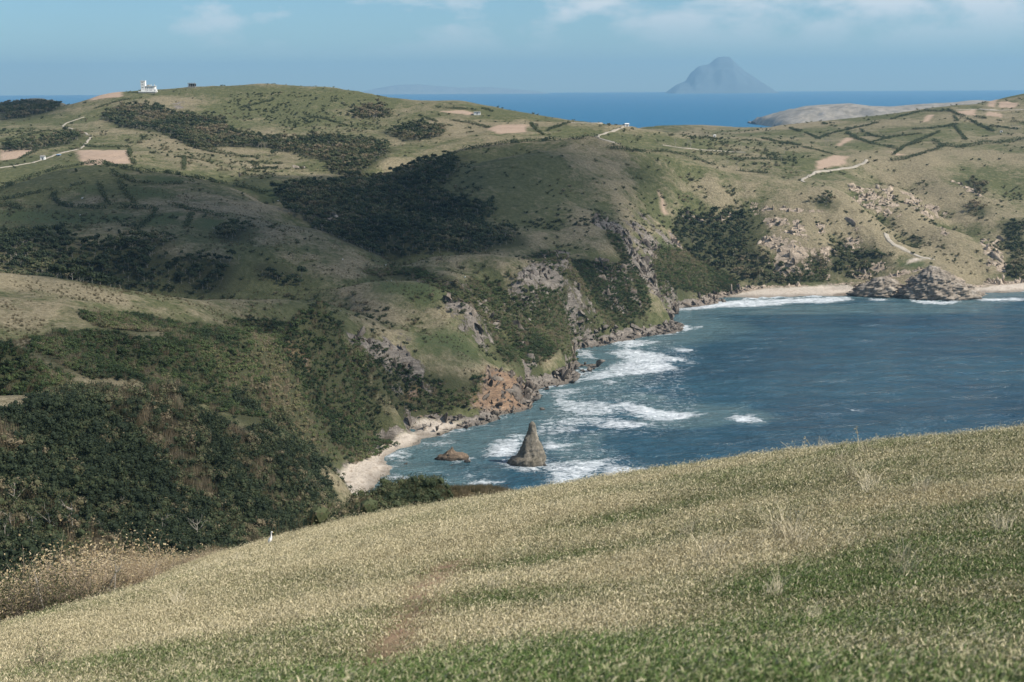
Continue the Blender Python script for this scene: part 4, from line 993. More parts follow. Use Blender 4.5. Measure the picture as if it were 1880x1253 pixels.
# ------------------------------------------------------------------ roads: thin slabs laid on the ground
def flat_mat(name, c1, c2, scale=0.5, rough=0.9, spec=0.15):
    m, b, (n, l, new, math_, mix, ramp, noise, mapping) = material(name, rough, spec)
    pos = new('ShaderNodeNewGeometry').outputs['Position']
    l.new(mix(ramp(noise(scale, 5, 0.65, pos), (0.3, 0.0), (0.7, 1.0)), c1, c2), b.inputs['Base Color'])
    return m
ROADM = flat_mat('pale_road', (0.26, 0.23, 0.185), (0.42, 0.38, 0.315), 0.25)
def road(line, width):
    width *= 0.8
    pl = world_line(line, 600, 5.0)
    pl = resample(pl, 2.5); pts_ = pl[:, :2]
    for _ in range(3): pts_[1:-1] = (pts_[:-2] + 2 * pts_[1:-1] + pts_[2:]) / 4
    t = np.gradient(pts_, axis=0); t /= np.linalg.norm(t, axis=1, keepdims=True) + 1e-9
    nr = np.stack([-t[:, 1], t[:, 0]], -1)
    V = []; k = len(pts_)
    off = (-0.5, -0.25, 0, 0.25, 0.5)
    hc = land(pts_[:, 0], pts_[:, 1])
    for o in off:
        q = pts_ + nr * width * o
        hh = np.maximum(land(q[:, 0], q[:, 1]), hc - 1.0) + 0.35
        V.append(np.stack([q[:, 0], q[:, 1], hh], -1))
    V.append(V[0] - np.array([0, 0, 1.2])); V.append(V[4] - np.array([0, 0, 1.2]))
    V = np.concatenate(V); idx = lambda j, i: j * k + i
    Q = []
    for i in range(k - 1):
        for j in range(4): Q.append((idx(j, i), idx(j + 1, i), idx(j + 1, i + 1), idx(j, i + 1)))
        Q.append((idx(5, i), idx(0, i), idx(0, i + 1), idx(5, i + 1))); Q.append((idx(4, i), idx(6, i), idx(6, i + 1), idx(4, i + 1)))
    return struct(link('road', mesh_from('road', V, Q), ROADM))
road("-20,311 0,309 35,304 61,299 79,294 105,284 149,273", 3.2)
road("149,273 160,262 168,251 150,242 114,233 123,226 154,216", 2.4)
road("1046,226 1100,227 1150,231 1130,240 1093,251 1105,258 1140,265", 3.2)
road("1217,267 1251,273 1290,276 1332,279 1369,281", 2.2)
road("1591,294 1590,299 1568,308 1533,313 1500,316 1484,325 1471,331 1476,336", 3.6)
road("1627,430 1629,441 1641,452 1667,463 1696,476 1713,476", 5.0)
road("1755,203 1795,201 1815,204 1880,202 1900,201", 3.0)

# ------------------------------------------------------------------ hedges between the fields
def hedge(line, label, group, hgt=2.0, wid=2.2, tintc=0.35):
    hgt *= 1.25; wid *= 1.3
    pl = world_line(line, 600, 4.0)
    pl = resample(pl, 0.9)
    k = len(pl); r = np.random.default_rng(int(abs(pl[0, 0]) * 7 + k))
    m_ = 14; cx = np.repeat(pl[:, 0], m_); cy = np.repeat(pl[:, 1], m_)
    s = np.repeat(0.75 + 0.6 * fbm(pl[:, 0], pl[:, 1], 7, 3, 770), m_)
    p = np.stack([cx + r.normal(0, wid * 0.32, k * m_), cy + r.normal(0, wid * 0.32, k * m_), np.zeros(k * m_)], -1)
    z = land(p[:, 0], p[:, 1])
    p[:, 2] = z + hgt * s * r.uniform(0.0, 1.0, k * m_) ** 0.8
    gap = np.repeat(fbm(pl[:, 0], pl[:, 1], 11, 2, 773) < 0.42, m_)
    p = p[gap]
    c = pl[0].copy(); c[2] = land(c[0], c[1])
    V, Q = leaf_quads(r, p - c, np.tile((0.0, -0.3, 0.8), (len(p), 1)), 0.55, 0.8)
    me = mesh_from('hedge', V, Q, False); fattr(me, 'tone', np.repeat(np.clip(r.uniform(size=len(Q)) + tintc - 0.35, 0, 1), 4)); me.materials.append(LEAF1)
    o = link('hedge', me); o.location = c
    return tag(o, label, 'hedge', group)
HG1, HG2, HG3 = 'hedges round the shaded fields', 'hedges on the sunlit far slopes', 'hedges across the right-hand fields'
for a in [
    ("0,352 26,338 70,322 109,310 149,304 163,300 193,302 228,310 263,317 316,320 355,328 390,335 425,341 460,348 487,357", 'long dark hedge along the crest of the shaded fields', HG1, 2.6, 3.0),
    ("105,354 98,361 102,370 123,381 158,384 193,384 237,384 281,384", 'curved hedge along the lower side of the oval shaded field', HG1, 2.4, 2.6),
    ("91,349 123,344 149,339 167,336 184,340 188,354 195,370 202,377", 'arched hedge over the top of the oval shaded field', HG1, 1.8, 2.2, 0.5),
    ("218,333 226,347 237,363 247,374", 'pale slanting hedge just right of the oval shaded field', HG1, 1.8, 2.2, 0.55),
    ("206,318 214,324 228,327 246,335 281,339 319,339 355,336", 'thick dark hedge under the small green field below the crest', HG1, 2.6, 3.0, 0.3),
    ("286,386 281,398 268,409 260,418", 'hedge dropping downhill between two dark green plots', HG1, 2.0, 2.4, 0.5),
    ("218,415 240,417 261,420", 'short low hedge at the foot of the dark green plots', HG1, 2.0, 2.4),
    ("353,394 347,406 343,418", 'short upright hedge at the end of the dark green plots', HG1, 2.0, 2.2, 0.5),
    ("305,370 325,378 343,385 380,393 412,401", 'hedge slanting below the ploughed brown slope', HG1, 2.4, 2.8),
    ("0,368 35,363 61,356 84,354", 'hedge reaching the left edge above the lowest shaded field', HG1, 2.4, 2.6),
    ("0,381 18,379 40,386", 'short hedge at the left edge below the others', HG1, 2.2, 2.4),
    ("35,293 70,277 105,267 137,263", 'hedge climbing beside the far road at left', HG2, 1.8, 2.4, 0.5),
    ("149,268 175,271 205,271 237,271", 'hedge along the top of the pink ploughed field', HG2, 1.8, 2.2, 0.5),
    ("237,275 240,291 251,309", 'hedge down the right side of the pink ploughed field', HG2, 1.9, 2.2, 0.5),
    ("340,267 394,281 446,289 480,289", 'long hedge between the sunlit meadow and the wooded slope', HG2, 2.0, 2.6, 0.5),
    ("338,288 338,312", 'short hedge down the middle of the sunlit meadow', HG2, 1.8, 2.2, 0.55),
    ("802,199 840,200 874,203", 'hedge behind the bare clearing on the far ridge', HG2, 1.8, 2.4),
    ("885,200 896,202 905,206", 'short hedge below the mast on the far ridge', HG2, 1.8, 2.4),
    ("1005,241 1025,232 1046,226", 'hedge climbing to the road on the far ridge', HG2, 1.8, 2.4, 0.5),
    ("1635,220 1672,210 1699,204 1734,206", 'hedge on the brow above the bright square plot', HG3, 2.2, 2.8),
    ("1739,203 1770,216 1797,230 1824,243", 'long straight hedge slanting down below the pink plots', HG3, 2.2, 2.8),
    ("1751,214 1759,224", 'short hedge joining the slanting hedge near the brow', HG3, 2.0, 2.4),
    ("1674,238 1707,237 1739,233 1757,229", 'hedge crossing the green field below the square plot', HG3, 2.0, 2.6),
    ("1753,233 1766,249 1774,258", 'hedge down the right side of the tan field', HG3, 2.2, 2.4),
    ("1666,266 1697,255 1724,243", 'hedge up the left side of the tan field', HG3, 2.0, 2.4),
    ("1712,260 1732,268 1759,272 1801,266 1842,262 1882,257", 'thick dark hedge under the tan field reaching the right edge', HG3, 3.4, 4.0, 0.35),
    ("1635,297 1662,293 1687,285 1718,276 1732,269", 'dark hedge above the rounded green brow', HG3, 2.8, 3.4, 0.3),
    ("1500,255 1531,245 1556,239 1583,233 1612,226", 'hedge beside the pale track up the right-hand fields', HG3, 2.0, 2.4),
    ("1554,245 1573,255 1600,264 1629,270 1653,276", 'hedge running down from the small pink plot', HG3, 2.2, 2.8),
    ("1510,227 1533,233 1560,237", 'short hedge near the far shore above the bay', HG3, 2.0, 2.4),
    ("1358,315 1383,317 1411,319", 'low hedge along the green hollow behind the cliff brow', HG3, 1.8, 2.4),
    ("1120,273 1170,279 1221,279 1261,287 1302,301 1332,309", 'scrubby hedge behind the brow of the central hill', HG3, 2.2, 3.6, 0.55),
    ("1371,293 1423,293 1464,299", 'dark hedge across the middle of the green hollow', HG3, 2.4, 3.2, 0.3),
    ("850,277 900,268 960,262 1010,259 1060,256 1095,253", 'wooded hedge along the top of the dark central hill', HG3, 3.0, 4.5, 0.2),
    ("60,262 90,250 120,240", 'low hedge left of the far zigzag road', HG2, 1.4, 2.0, 0.5), ("0,262 40,252 90,240", 'hedge above the tan plot at the far left edge', HG2, 1.4, 2.0, 0.5),
    ("175,200 205,190 240,182", 'hedge just below the white tower building', HG2, 1.6, 2.2, 0.4), ("300,247 345,262 400,277", 'hedge under the wooded slope above the meadow', HG2, 1.6, 2.2, 0.4),
    ("440,200 470,192 500,186", 'short hedge high on the far bare hill', HG2, 1.5, 2.2, 0.4), ("560,214 600,220 640,232", 'hedge slanting across the far bare hill', HG2, 1.5, 2.2, 0.4),
    ("770,212 800,224 830,232", 'hedge below the bare clearing on the far ridge', HG2, 1.5, 2.2, 0.4), ("830,222 870,228 900,236", 'hedge left of the pink square plot on the far ridge', HG2, 1.5, 2.2, 0.4),
    ("975,228 985,240 1000,250", 'hedge right of the pink square plot on the far ridge', HG2, 1.5, 2.2, 0.4), ("1450,236 1480,245 1505,256", 'hedge near the pale far headland', HG3, 1.6, 2.2, 0.4),
    ("1470,270 1500,276 1530,284", 'hedge left of the tan plot by the winding road', HG3, 1.6, 2.2, 0.4), ("1580,240 1600,250 1640,256", 'hedge in the green field left of the tan field', HG3, 1.6, 2.2, 0.4),
    ("1600,262 1640,252 1690,246", 'hedge between the tan field and the winding road', HG3, 1.6, 2.2, 0.4), ("1790,215 1830,222 1882,226", 'hedge below the pink plots toward the right edge', HG3, 1.8, 2.4, 0.4),
    ("1820,232 1850,236 1882,240", 'short dark hedge at the right edge of the fields', HG3, 1.8, 2.4, 0.35), ("1400,255 1430,262 1470,268", 'hedge on the near side of the low green hollow', HG3, 1.8, 2.4, 0.4),
    ("1300,285 1330,290 1365,296", 'scrubby short hedge left in the green hollow', HG3, 1.8, 2.6, 0.4), ("1640,285 1660,270 1690,262", 'hedge rising from the brow to the tan field', HG3, 1.6, 2.2, 0.4),
    ("0,500 60,508 120,518 180,527 240,538", 'ragged bushy fringe along the brown ridge at left', HG1, 1.3, 2.4, 0.5)]:
    hedge(*a)

# ------------------------------------------------------------------ rocks
def rock_mat(name, c0, c1, c2, sc=0.5):
    m, b, (n, l, new, math_, mix, ramp, noise, mapping) = material(name, 0.9, 0.15)
    pos = new('ShaderNodeNewGeometry').outputs['Position']
    r1 = noise(sc, 6, 0.7, mapping(pos, scale=(1, 1, 0.45)), 0.6); r2 = noise(sc * 3.5, 5, 0.7, pos)
    c = ramp(r1, (0.28, c0), (0.5, c1), (0.72, c2))
    c = mix(ramp(r2, (0.4, 0.0), (0.65, 0.6)), c, tuple(v * 0.35 for v in c1))
    # wet, weed-dark foot at the waterline
    sp = new('ShaderNodeSeparateXYZ'); l.new(pos, sp.inputs[0])
    c = mix(ramp(math_('MULTIPLY', math_('ADD', sp.outputs[2], math_('MULTIPLY', r2, 1.6)), 0.42), (0.45, 0.8), (1.0, 0.0)), c, (0.035, 0.032, 0.028))
    l.new(c, b.inputs['Base Color'])
    bp = new('ShaderNodeBump'); bp.inputs['Strength'].default_value = 0.7; bp.inputs['Distance'].default_value = 0.5
    l.new(math_('ADD', r1, math_('MULTIPLY', r2, 0.5)), bp.inputs['Height']); l.new(bp.outputs[0], b.inputs['Normal'])
    return m
STACKM = rock_mat('stack_rock', (0.09, 0.082, 0.055), (0.21, 0.185, 0.145), (0.40, 0.35, 0.28), 0.45)
BROWNM = rock_mat('brown_rock', (0.07, 0.053, 0.038), (0.19, 0.14, 0.098), (0.36, 0.27, 0.19), 0.7)
GREYM = rock_mat('grey_rock', (0.085, 0.074, 0.062), (0.205, 0.178, 0.150), (0.37, 0.325, 0.28), 0.5)
PALEM = rock_mat('pale_rock', (0.13, 0.108, 0.085), (0.29, 0.245, 0.195), (0.50, 0.44, 0.37), 0.22)
def n3(p, s, seed=0):
    """3-D noise, a few octaves"""
    out = np.zeros(len(p))
    for i, q in enumerate(p):
        v = Vector((q[0] / s + seed * 3.7, q[1] / s - seed * 1.3, q[2] / s + seed)); out[i] = mnoise.fractal(v, 1.0, 2.1, 4)
    return out
def ico(sub):
    bm = bmesh.new(); bmesh.ops.create_icosphere(bm, subdivisions=sub, radius=1.0)
    V = np.array([v.co[:] for v in bm.verts]); T = np.array([[v.index for v in f.verts] for f in bm.faces]); bm.free()
    return V, T
def facet(V, seed, k=14, depth=0.25):
    """flat breaks, as in split rock"""
    r = np.random.default_rng(seed)
    for _ in range(k):
        d = r.normal(0, 1, 3); d /= np.linalg.norm(d); lim = r.uniform(1 - depth * 1.6, 1.0 - depth * 0.3)
        t = V @ d; V = V - np.maximum(t - lim, 0)[:, None] * d
    return V
def boulder_mesh(seed, sub=3):
    V, T = ico(sub); V = facet(V, seed, 16, 0.62)
    V = V * (1 + 0.07 * n3(V, 0.6, seed))[:, None] * 1.25
    return mesh_from('boulder', V, T, False)
BOULDERS = [boulder_mesh(s) for s in range(6)]
BM = {}
def boulder(x, y, size, mat, label, group, seed, zsc=0.75, sink=0.25, name='boulder'):
    key = (seed % 6, mat.name)
    if key not in BM:
        me = BOULDERS[seed % 6].copy(); me.materials.clear(); me.materials.append(mat); BM[key] = me
    o = bpy.data.objects.new(name, BM[key]); COL.objects.link(o)
    r = random.Random(seed * 13 + 5)
    o.location = (x, y, max(float(land(x, y)), -0.4) + size * zsc * (1 - 2 * sink)); o.scale = (size * r.uniform(0.85, 1.3), size * r.uniform(0.8, 1.1), size * zsc * r.uniform(0.85, 1.2)); o.rotation_euler = (r.uniform(-0.3, 0.3), r.uniform(-0.3, 0.3), r.uniform(0, 6.28))
    return tag(o, label, 'rock', group)

def stack(name, label, outline_l, outline_r, d, mat, depth_k, seed, rings=46, seg=56, rough=0.16, cat='sea stack'):
    """a rock whose two side profiles were read off the photo, given depth and broken faces"""
    L = np.array([P(a, b, d) for a, b in parse(outline_l)]); R = np.array([P(a, b, d) for a, b in parse(outline_r)])
    z0, z1 = -1.5, max(L[-1, 2], R[-1, 2])
    zs = np.linspace(0, 1, rings) ** 0.9 * (z1 - z0) + z0
    xl = np.interp(zs, L[:, 2], L[:, 0]); xr = np.interp(zs, R[:, 2], R[:, 0])
    V = []
    cx0 = (xl[0] + xr[0]) / 2
    for z, a, b_ in zip(zs, xl, xr):
        c, w = (a + b_) / 2, (b_ - a) / 2
        for i in range(seg):
            an = 2 * math.pi * i / seg; V.append((c + w * math.cos(an) - cx0, w * depth_k * math.sin(an), z))
    V.append(((xl[-1] + xr[-1]) / 2 - cx0, 0, z1 + 0.25))
    V = np.array(V)
    Q = []; 
    for j in range(rings - 1):
        for i in range(seg): Q.append((j * seg + i, j * seg + (i + 1) % seg, (j + 1) * seg + (i + 1) % seg, (j + 1) * seg + i))
    w_ = np.repeat((xr - xl) / 2, seg); w_ = np.r_[w_, 0.1]
    nn = n3(V * np.array([1, 1, 0.5]), 2.6, seed) + 0.6 * n3(V * np.array([1, 1, 2.2]), 1.6, seed + 3) + 0.35 * n3(V, 0.6, seed + 6)
    rad = V.copy(); rad[:, 2] = 0; ctr = np.r_[np.repeat((xl + xr) / 2 - cx0, seg), (xl[-1] + xr[-1]) / 2 - cx0]; rad[:, 0] -= ctr
    V = V + rad * (rough * nn)[:, None]
    V[:, 2] += 0.25 * n3(V, 1.2, seed + 9) * smooth(0, 2, V[:, 2])
    tip = len(V) - 1
    T = [(a, b, c) for a, b, c, d_ in Q] + [(a, c, d_) for a, b, c, d_ in Q] + [((rings - 1) * seg + i, (rings - 1) * seg + (i + 1) % seg, tip) for i in range(seg)]
    me = mesh_from(name, V, T, False); me.materials.append(mat)
    o = link(name, me); o.location = (cx0, d, 0)
    return tag(o, label, cat)
ds = S(965, 853)[1]
stack('sea_stack', 'tall pointed rock stack standing in the surf of the cove', "928,863 932,855 937,841 944,838 950,836 955,822 958,816 962,805 968,795 970,788 972,778 975,774.5", "1001,863 999,853 999,843 1000,830 997,820 991,809 987,800 985,791 983,779 979,774.5", ds, STACKM, 0.8, 3)
di = S(828, 843)[1]
stack('rock_islet', 'low brown rock islet in the water left of the pointed stack', "799,850 800,842 803,838 812,835 818,830 822,828 826,825 829,821", "860,850 859,842 858,838 855,833 850,831 840,831 834,828 831,821", di, BROWNM, 0.55, 5, 22, 44, 0.22, 'rock')
for px, py, s, lab in ((855, 850, 2.0, 'small dark rock in the water beside the brown islet'), (830, 857, 1.2, 'small dark rock in the water in front of the brown islet'), (1003, 856, 1.3, 'small dark rock at the right foot of the pointed stack'), (742, 853, 1.4, 'dark rock at the water edge of the near beach'), (1053, 703, 3.0, 'wedge-shaped dark rock standing off the cliff foot in foam'), (1053, 696, 1.6, 'small rock just behind the wedge-shaped rock in the surf'), (1006, 716, 1.8, 'small round rock in the surf below the grey cliff slab'), (994, 728, 2.2, 'rounded dark rock in the surf nearest the orange cliff'), (992, 754, 2.0, 'low dark rock off the foot of the orange cliff'), (1121, 633, 3.6, 'pale boulder standing out in the surf under the dark cliffs'), (681, 909, 0.9, 'small dark rock at the water line of the sandy corner')):
    x, y, _ = S(px, py); boulder(x, y, s, GREYM, lab, 'single rocks off the shore', int(px), 0.8, 0.2, 'shore_rock')
k = 0
for line, cnt, smin, smax, mat, lab, grp, inl in [
    ("800,800 860,786 920,768 955,757", 60, 0.8, 2.6, GREYM, 'grey-brown boulder between beach and orange cliff', 'boulders below the scrub slope', (-1, 9)),
    ("965,752 980,735 988,716 1040,703 1070,688 1098,670", 62, 1.0, 3.8, GREYM, 'dark boulder at the foot of the grey cliffs', 'boulders at the foot of the grey cliffs', (-2, 8)),
    ("1064,642 1095,637 1120,632 1186,620 1240,610 1256,605", 80, 1.2, 4.2, GREYM, 'dark boulder along the rocky point under the dark hill', 'boulders of the rocky point', (-2, 9)),
    ("1256,605 1235,594 1210,578 1247,567 1300,561 1340,556", 50, 1.2, 3.6, GREYM, 'brown boulder on the shore before the far beach', 'boulders before the far beach', (-1, 9)),
    ("700,800 742,785 790,775 840,772", 26, 0.5, 1.3, BROWNM, 'tan stone strewn over the upper near beach', 'stones on the near beach', (-6, 6)),
    ("1590,540 1640,546 1700,549 1745,551", 16, 1.2, 3.0, PALEM, 'pale block below the knoll by the far beach', 'blocks below the pale knoll', (-1, 4))]:
    pl = resample([S(a, b)[:2] for a, b in parse(line)], 1.0)
    r = np.random.default_rng(900 + k)
    for i in range(cnt):
        j = r.integers(0, len(pl) - 1); t = pl[j + 1] - pl[j]; t /= np.hypot(*t) + 1e-9; nrm = np.array((-t[1], t[0])) * r.uniform(*inl)
        k += 1; sz = smin + (smax - smin) * r.uniform() ** 2.2; off = np.dot(nrm, (-t[1], t[0])); fr = j / len(pl)
        lb = ('large ' if sz > smin + 0.45 * (smax - smin) else 'small ' if sz < smin + 0.12 * (smax - smin) else 'mid-sized ') + lab + (', at the water' if off < 2.5 else ', up the bank') + (', nearer half' if fr < 0.5 else ', farther half')
        boulder(pl[j, 0] + nrm[0], pl[j, 1] + nrm[1], sz, mat, lb, grp, k, r.uniform(0.6, 0.95), 0.18)

# crags: broken rock standing out of the cliff faces
CRAG = rock_mat('crag_rock', (0.085, 0.078, 0.070), (0.20, 0.178, 0.155), (0.36, 0.325, 0.285), 0.35)
n, l, new, math_, mix, ramp, noise, mapping = NT(CRAG.node_tree)
ti = new('ShaderNodeAttribute', attribute_name='tint'); ti.attribute_type = 'INSTANCER'
bs = CRAG.node_tree.nodes['Principled BSDF']; src = bs.inputs['Base Color'].links[0].from_socket
l.new(mix(1.0, src, mix(ti.outputs['Fac'], (0.55, 0.53, 0.52), (2.3, 2.1, 1.85)), 'MULTIPLY'), bs.inputs['Base Color'])
CR = []
for s in range(5):
    me = boulder_mesh(20 + s, 2); me.materials.append(CRAG); CR.append(me)
X, Y = np.meshgrid(np.arange(-80, 420, 2.4), np.arange(600, 1290, 2.4))
X = (X + rng.uniform(-1.3, 1.3, X.shape)).ravel(); Y = (Y + rng.uniform(-1.3, 1.3, Y.shape)).ravel()
Zc = land(X, Y); ok = (Zc > 0.5) & (np.abs(X / Y) < 0.43); X, Y, Zc = X[ok], Y[ok], Zc[ok]
rk = cover(X, Y, Zc, SLOPE(X, Y))[3]
ok = rk + 0.25 * fbm(X, Y, 8, 3, 880) > rng.uniform(0.45, 0.95, len(X)); X, Y, Zc = X[ok], Y[ok], Zc[ok]
s_ = 0.8 + 3.0 * rng.uniform(size=len(X)) ** 2.5
scatter('crags', CR, np.stack([X, Y, Zc - s_ * 0.35], -1), np.stack([rng.normal(0, 0.5, len(X)), rng.normal(0, 0.5, len(X)), rng.uniform(0, 6.28, len(X))], -1),
        np.stack([s_, s_ * rng.uniform(0.6, 1.1, len(X)), s_ * rng.uniform(1.0, 2.4, len(X))], -1), rng.integers(0, 5, len(X)),
        {'tint': np.clip(0.15 + 0.75 * smooth(150, 200, X) + rng.normal(0, 0.15, len(X)), 0, 1)}, 'broken rock on the sea cliff faces', 'crags')
# the pale knoll that closes the far beach, the leaning slab and the pillar on the grey cliffs
dk = S(1730, 551)[1] + 7
stack('rock_knoll', 'pale rounded rock knoll with a dark undercut by the far beach', "1640,556 1645,548 1655,535 1670,520 1685,505 1698,495 1706,488", "1798,556 1792,538 1783,528 1765,518 1750,508 1735,498 1722,490 1710,488", dk + 6, PALEM, 0.6, 11, 44, 90, 0.26, 'rock')
stack('rock_knoll', 'low brown rock shelf left of the pale knoll at the far beach', "1560,550 1566,540 1575,528 1590,520 1605,512 1620,508", "1668,552 1664,545 1660,535 1655,525 1645,515 1630,508", S(1610, 545)[1] + 6, PALEM, 0.6, 13, 30, 70, 0.34, 'rock')
stack('rock_slab', 'smooth grey slab leaning at the foot of the cliffs', "950,712 955,690 962,665 968,650", "990,712 988,690 985,665 980,650", S(972, 712)[1] + 13, GREYM, 0.5, 17, 24, 40, 0.12, 'rock')

# ------------------------------------------------------------------ buildings on the far ridge
WHITE = flat_mat('white_paint', (0.72, 0.71, 0.68), (0.80, 0.79, 0.76), 0.3, 0.7)
CONC = flat_mat('bare_concrete', (0.20, 0.19, 0.175), (0.30, 0.285, 0.26), 0.4)
DARKM = flat_mat('dark_opening', (0.02, 0.022, 0.025), (0.035, 0.036, 0.04), 1.0, 0.4, 0.5)  # near-black stands for shade behind openings and inside the concrete shell
BLUEM = flat_mat('blue_sheet', (0.10, 0.20, 0.32), (0.16, 0.27, 0.40), 1.0, 0.6)
THATCH = flat_mat('thatch', (0.16, 0.12, 0.075), (0.26, 0.20, 0.13), 1.5)
METAL = flat_mat('galvanised', (0.40, 0.41, 0.42), (0.52, 0.53, 0.54), 1.0, 0.5, 0.5)
def box(name, x0, x1, y0, y1, z0, z1, mat, parent, bevel=0.06):
    bm = bmesh.new(); bmesh.ops.create_cube(bm, size=1.0)
    for v in bm.verts: v.co = ((x0 + x1) / 2 + v.co.x * (x1 - x0), (y0 + y1) / 2 + v.co.y * (y1 - y0), (z0 + z1) / 2 + v.co.z * (z1 - z0))
    if bevel: bmesh.ops.bevel(bm, geom=bm.edges[:], offset=bevel, segments=1, affect='EDGES')
    me = bpy.data.meshes.new(name); bm.to_mesh(me); bm.free()
    return link(name, me, mat, parent)
x, y, z = hit(270, 171.5, 1200)
zb = P(270, 169.0, y)[2]
t = tag(empty('white_building', (x, y, zb)), 'white building with a tall square tower on the far left ridge', 'building')
u = y / F
X = lambda px: (px - 270) * u
Zp = lambda py: (169.0 - py) * u
box('plinth', X(254.5), X(286), -1.0, 9.0, -0.4, Zp(168), WHITE, t); box('retaining_wall', X(255), X(285.5), -0.8, 8.8, -7.0, -0.45, CONC, t)
tw = box('tower', X(258.8), X(267), 0.5, 5.5, Zp(168), Zp(149.6), WHITE, t)
box('coping', X(258.4), X(267.4), 0.25, 5.75, Zp(149.6), Zp(148.9), WHITE, tw)
for py in (152.2, 156.4, 161): box('window', X(260.5), X(264.0), 0.40, 0.6, Zp(py + 0.3), Zp(py - 0.3), DARKM, tw, 0)
bl_ = box('main_block', X(268), X(284), 0.8, 8.0, Zp(168), Zp(159.2), WHITE, t)
box('roof_slab', X(267.6), X(285.2), 0.2, 8.4, Zp(159.2), Zp(158.5), WHITE, bl_)
for px in (270.6, 274.8, 278.2): box('window', X(px), X(px + 1.5), 0.68, 0.9, Zp(162.9), Zp(161.5), DARKM, bl_, 0)
for px in (269.5, 274.3, 277.2): box('opening', X(px), X(px + 2.2), 0.68, 0.9, Zp(166.4), Zp(165.7), DARKM, bl_, 0)
rt = box('roof_room', X(269), X(273), 4.0, 7.0, Zp(158.5), Zp(156.4), CONC, t)
for px in (277, 283.4): box('roof_post', X(px), X(px) + 0.5, 0.5, 1.0, Zp(158.5), Zp(155.4), WHITE, t, 0)
box('stair_wall', X(284.2), X(286.8), 0.4, 5.0, Zp(168), Zp(164.5), WHITE, t)

x, y, z = hit(352, 161.5, 1200)
zb = P(352, 160, y)[2]
t = tag(empty('concrete_shell', (x, y, zb)), 'small dark unfinished concrete building right of the white tower', 'building')
u = y / F; X = lambda px: (px - 352) * u; Zp = lambda py: (160 - py) * u
box('floor_slab', X(345), X(358.4), 0, 6, -3.0, Zp(159.2), CONC, t)
for px in (345.4, 349.2, 353.2, 357.0): box('column', X(px), X(px) + 0.6, 0.2, 0.8, Zp(159.2), Zp(154.4), CONC, t, 0)
box('rear_wall', X(345.4), X(358), 5.2, 5.7, Zp(159.2), Zp(154.4), DARKM, t)
rs = box('roof_slab', X(344.8), X(358.6), -0.2, 6.1, Zp(154.4), Zp(153.7), CONC, t)
for px in (345.2, 348.2, 351.2, 354.2, 357.2): box('starter_column', X(px), X(px) + 0.5, 0.2, 0.7, Zp(153.7), Zp(152.4), CONC, rs, 0)

def hut(px, py, w, dp, hw, hr, wall, roof, label):
    x, y, z = hit(px, py, 600); z = float(land(x, y))
    t = tag(empty('hut', (x, y, z)), label, 'hut')
    wl_ = box('wall', -w / 2, w / 2, -dp / 2, dp / 2, -1.0, hw, wall, t)
    box('door', -0.4, 0.4, -dp / 2 - 0.04, -dp / 2 + 0.1, 0, min(1.9, hw * 0.85), DARKM, wl_, 0)
    V = [(-w * .58, -dp * .6, hw), (w * .58, -dp * .6, hw), (w * .58, dp * .6, hw), (-w * .58, dp * .6, hw), (-w * .5, 0, hw + hr), (w * .5, 0, hw + hr)]
    me = bpy.data.meshes.new('roof'); me.from_pydata(V, [], [(0, 1, 5, 4), (2, 3, 4, 5), (1, 2, 5), (3, 0, 4), (3, 2, 1, 0)]); me.update()
    link('roof', me, roof, t)
hut(79, 294, 3.6, 3.0, 2.6, 1.0, WHITE, CONC, 'small pale hut beside the road at the far left')
hut(108, 287, 3.2, 2.6, 0.9, 0.5, CONC, BLUEM, 'low blue-roofed shelter by the road at the far left')
hut(876, 211, 7.0, 5.0, 2.6, 0.4, WHITE, CONC, 'low white house by the bare clearing on the far ridge')
hut(1151, 233, 4.0, 3.2, 2.4, 0.8, WHITE, WHITE, 'small white hut at the road bend on the far ridge')
hut(1312, 252, 2.6, 2.2, 1.8, 0.6, WHITE, WHITE, 'tiny white hut alone in the low green hollow')
hut(1838, 243.5, 2.2, 2.0, 1.6, 0.5, WHITE, CONC, 'tiny pale hut at the end of the long slanting hedge')
# mast on the ridge
x, y, z = hit(942, 202, 1100); z = float(land(x, y))
t = tag(empty('mast', (x, y, z)), 'thin mast with a small white box at its foot on the far ridge', 'mast')
V, Q = [], []; tube(V, Q, (0, 0, -1), (0, 0, 8.5), 0.22, 0.14, 6); link('pole', mesh_from('pole', V, Q), METAL, t)
box('cabinet', 0.6, 3.0, -0.8, 0.8, -0.5, 1.6, WHITE, t); box('crossarm', -1.0, 1.0, -0.1, 0.1, 7.4, 7.7, METAL, t, 0)

# pale stones lying on the slopes
for i, (px, py, s, lab) in enumerate([(711, 517.5, 0.9, 'left one of two white stones on the green hilltop edge'), (719, 518, 0.8, 'right one of two white stones on the green hilltop edge'), (625, 573, 0.7, 'white stone beside the path on the brown slope'), (853, 512, 1.0, 'pale stone on the brown hill above the gully'), (152, 366, 1.3, 'white stone in the middle of the oval shaded field'), (147, 398, 0.9, 'white stone on the dark field below the oval one'), (629, 478, 0.8, 'small white stone on the brown slope above the saddle'), (708, 490, 0.9, 'white stone at the saddle between two brown hills'), (511, 371, 1.3, 'white stone at the edge of the dark wooded valley'), (400, 1000, 0, '')]):
    if s:
        x, y, z = hit(px, py, 500); boulder(x, y, s, WHITE, lab, 'pale stones on the slopes', 40 + i, 0.7, 0.15, 'field_stone')
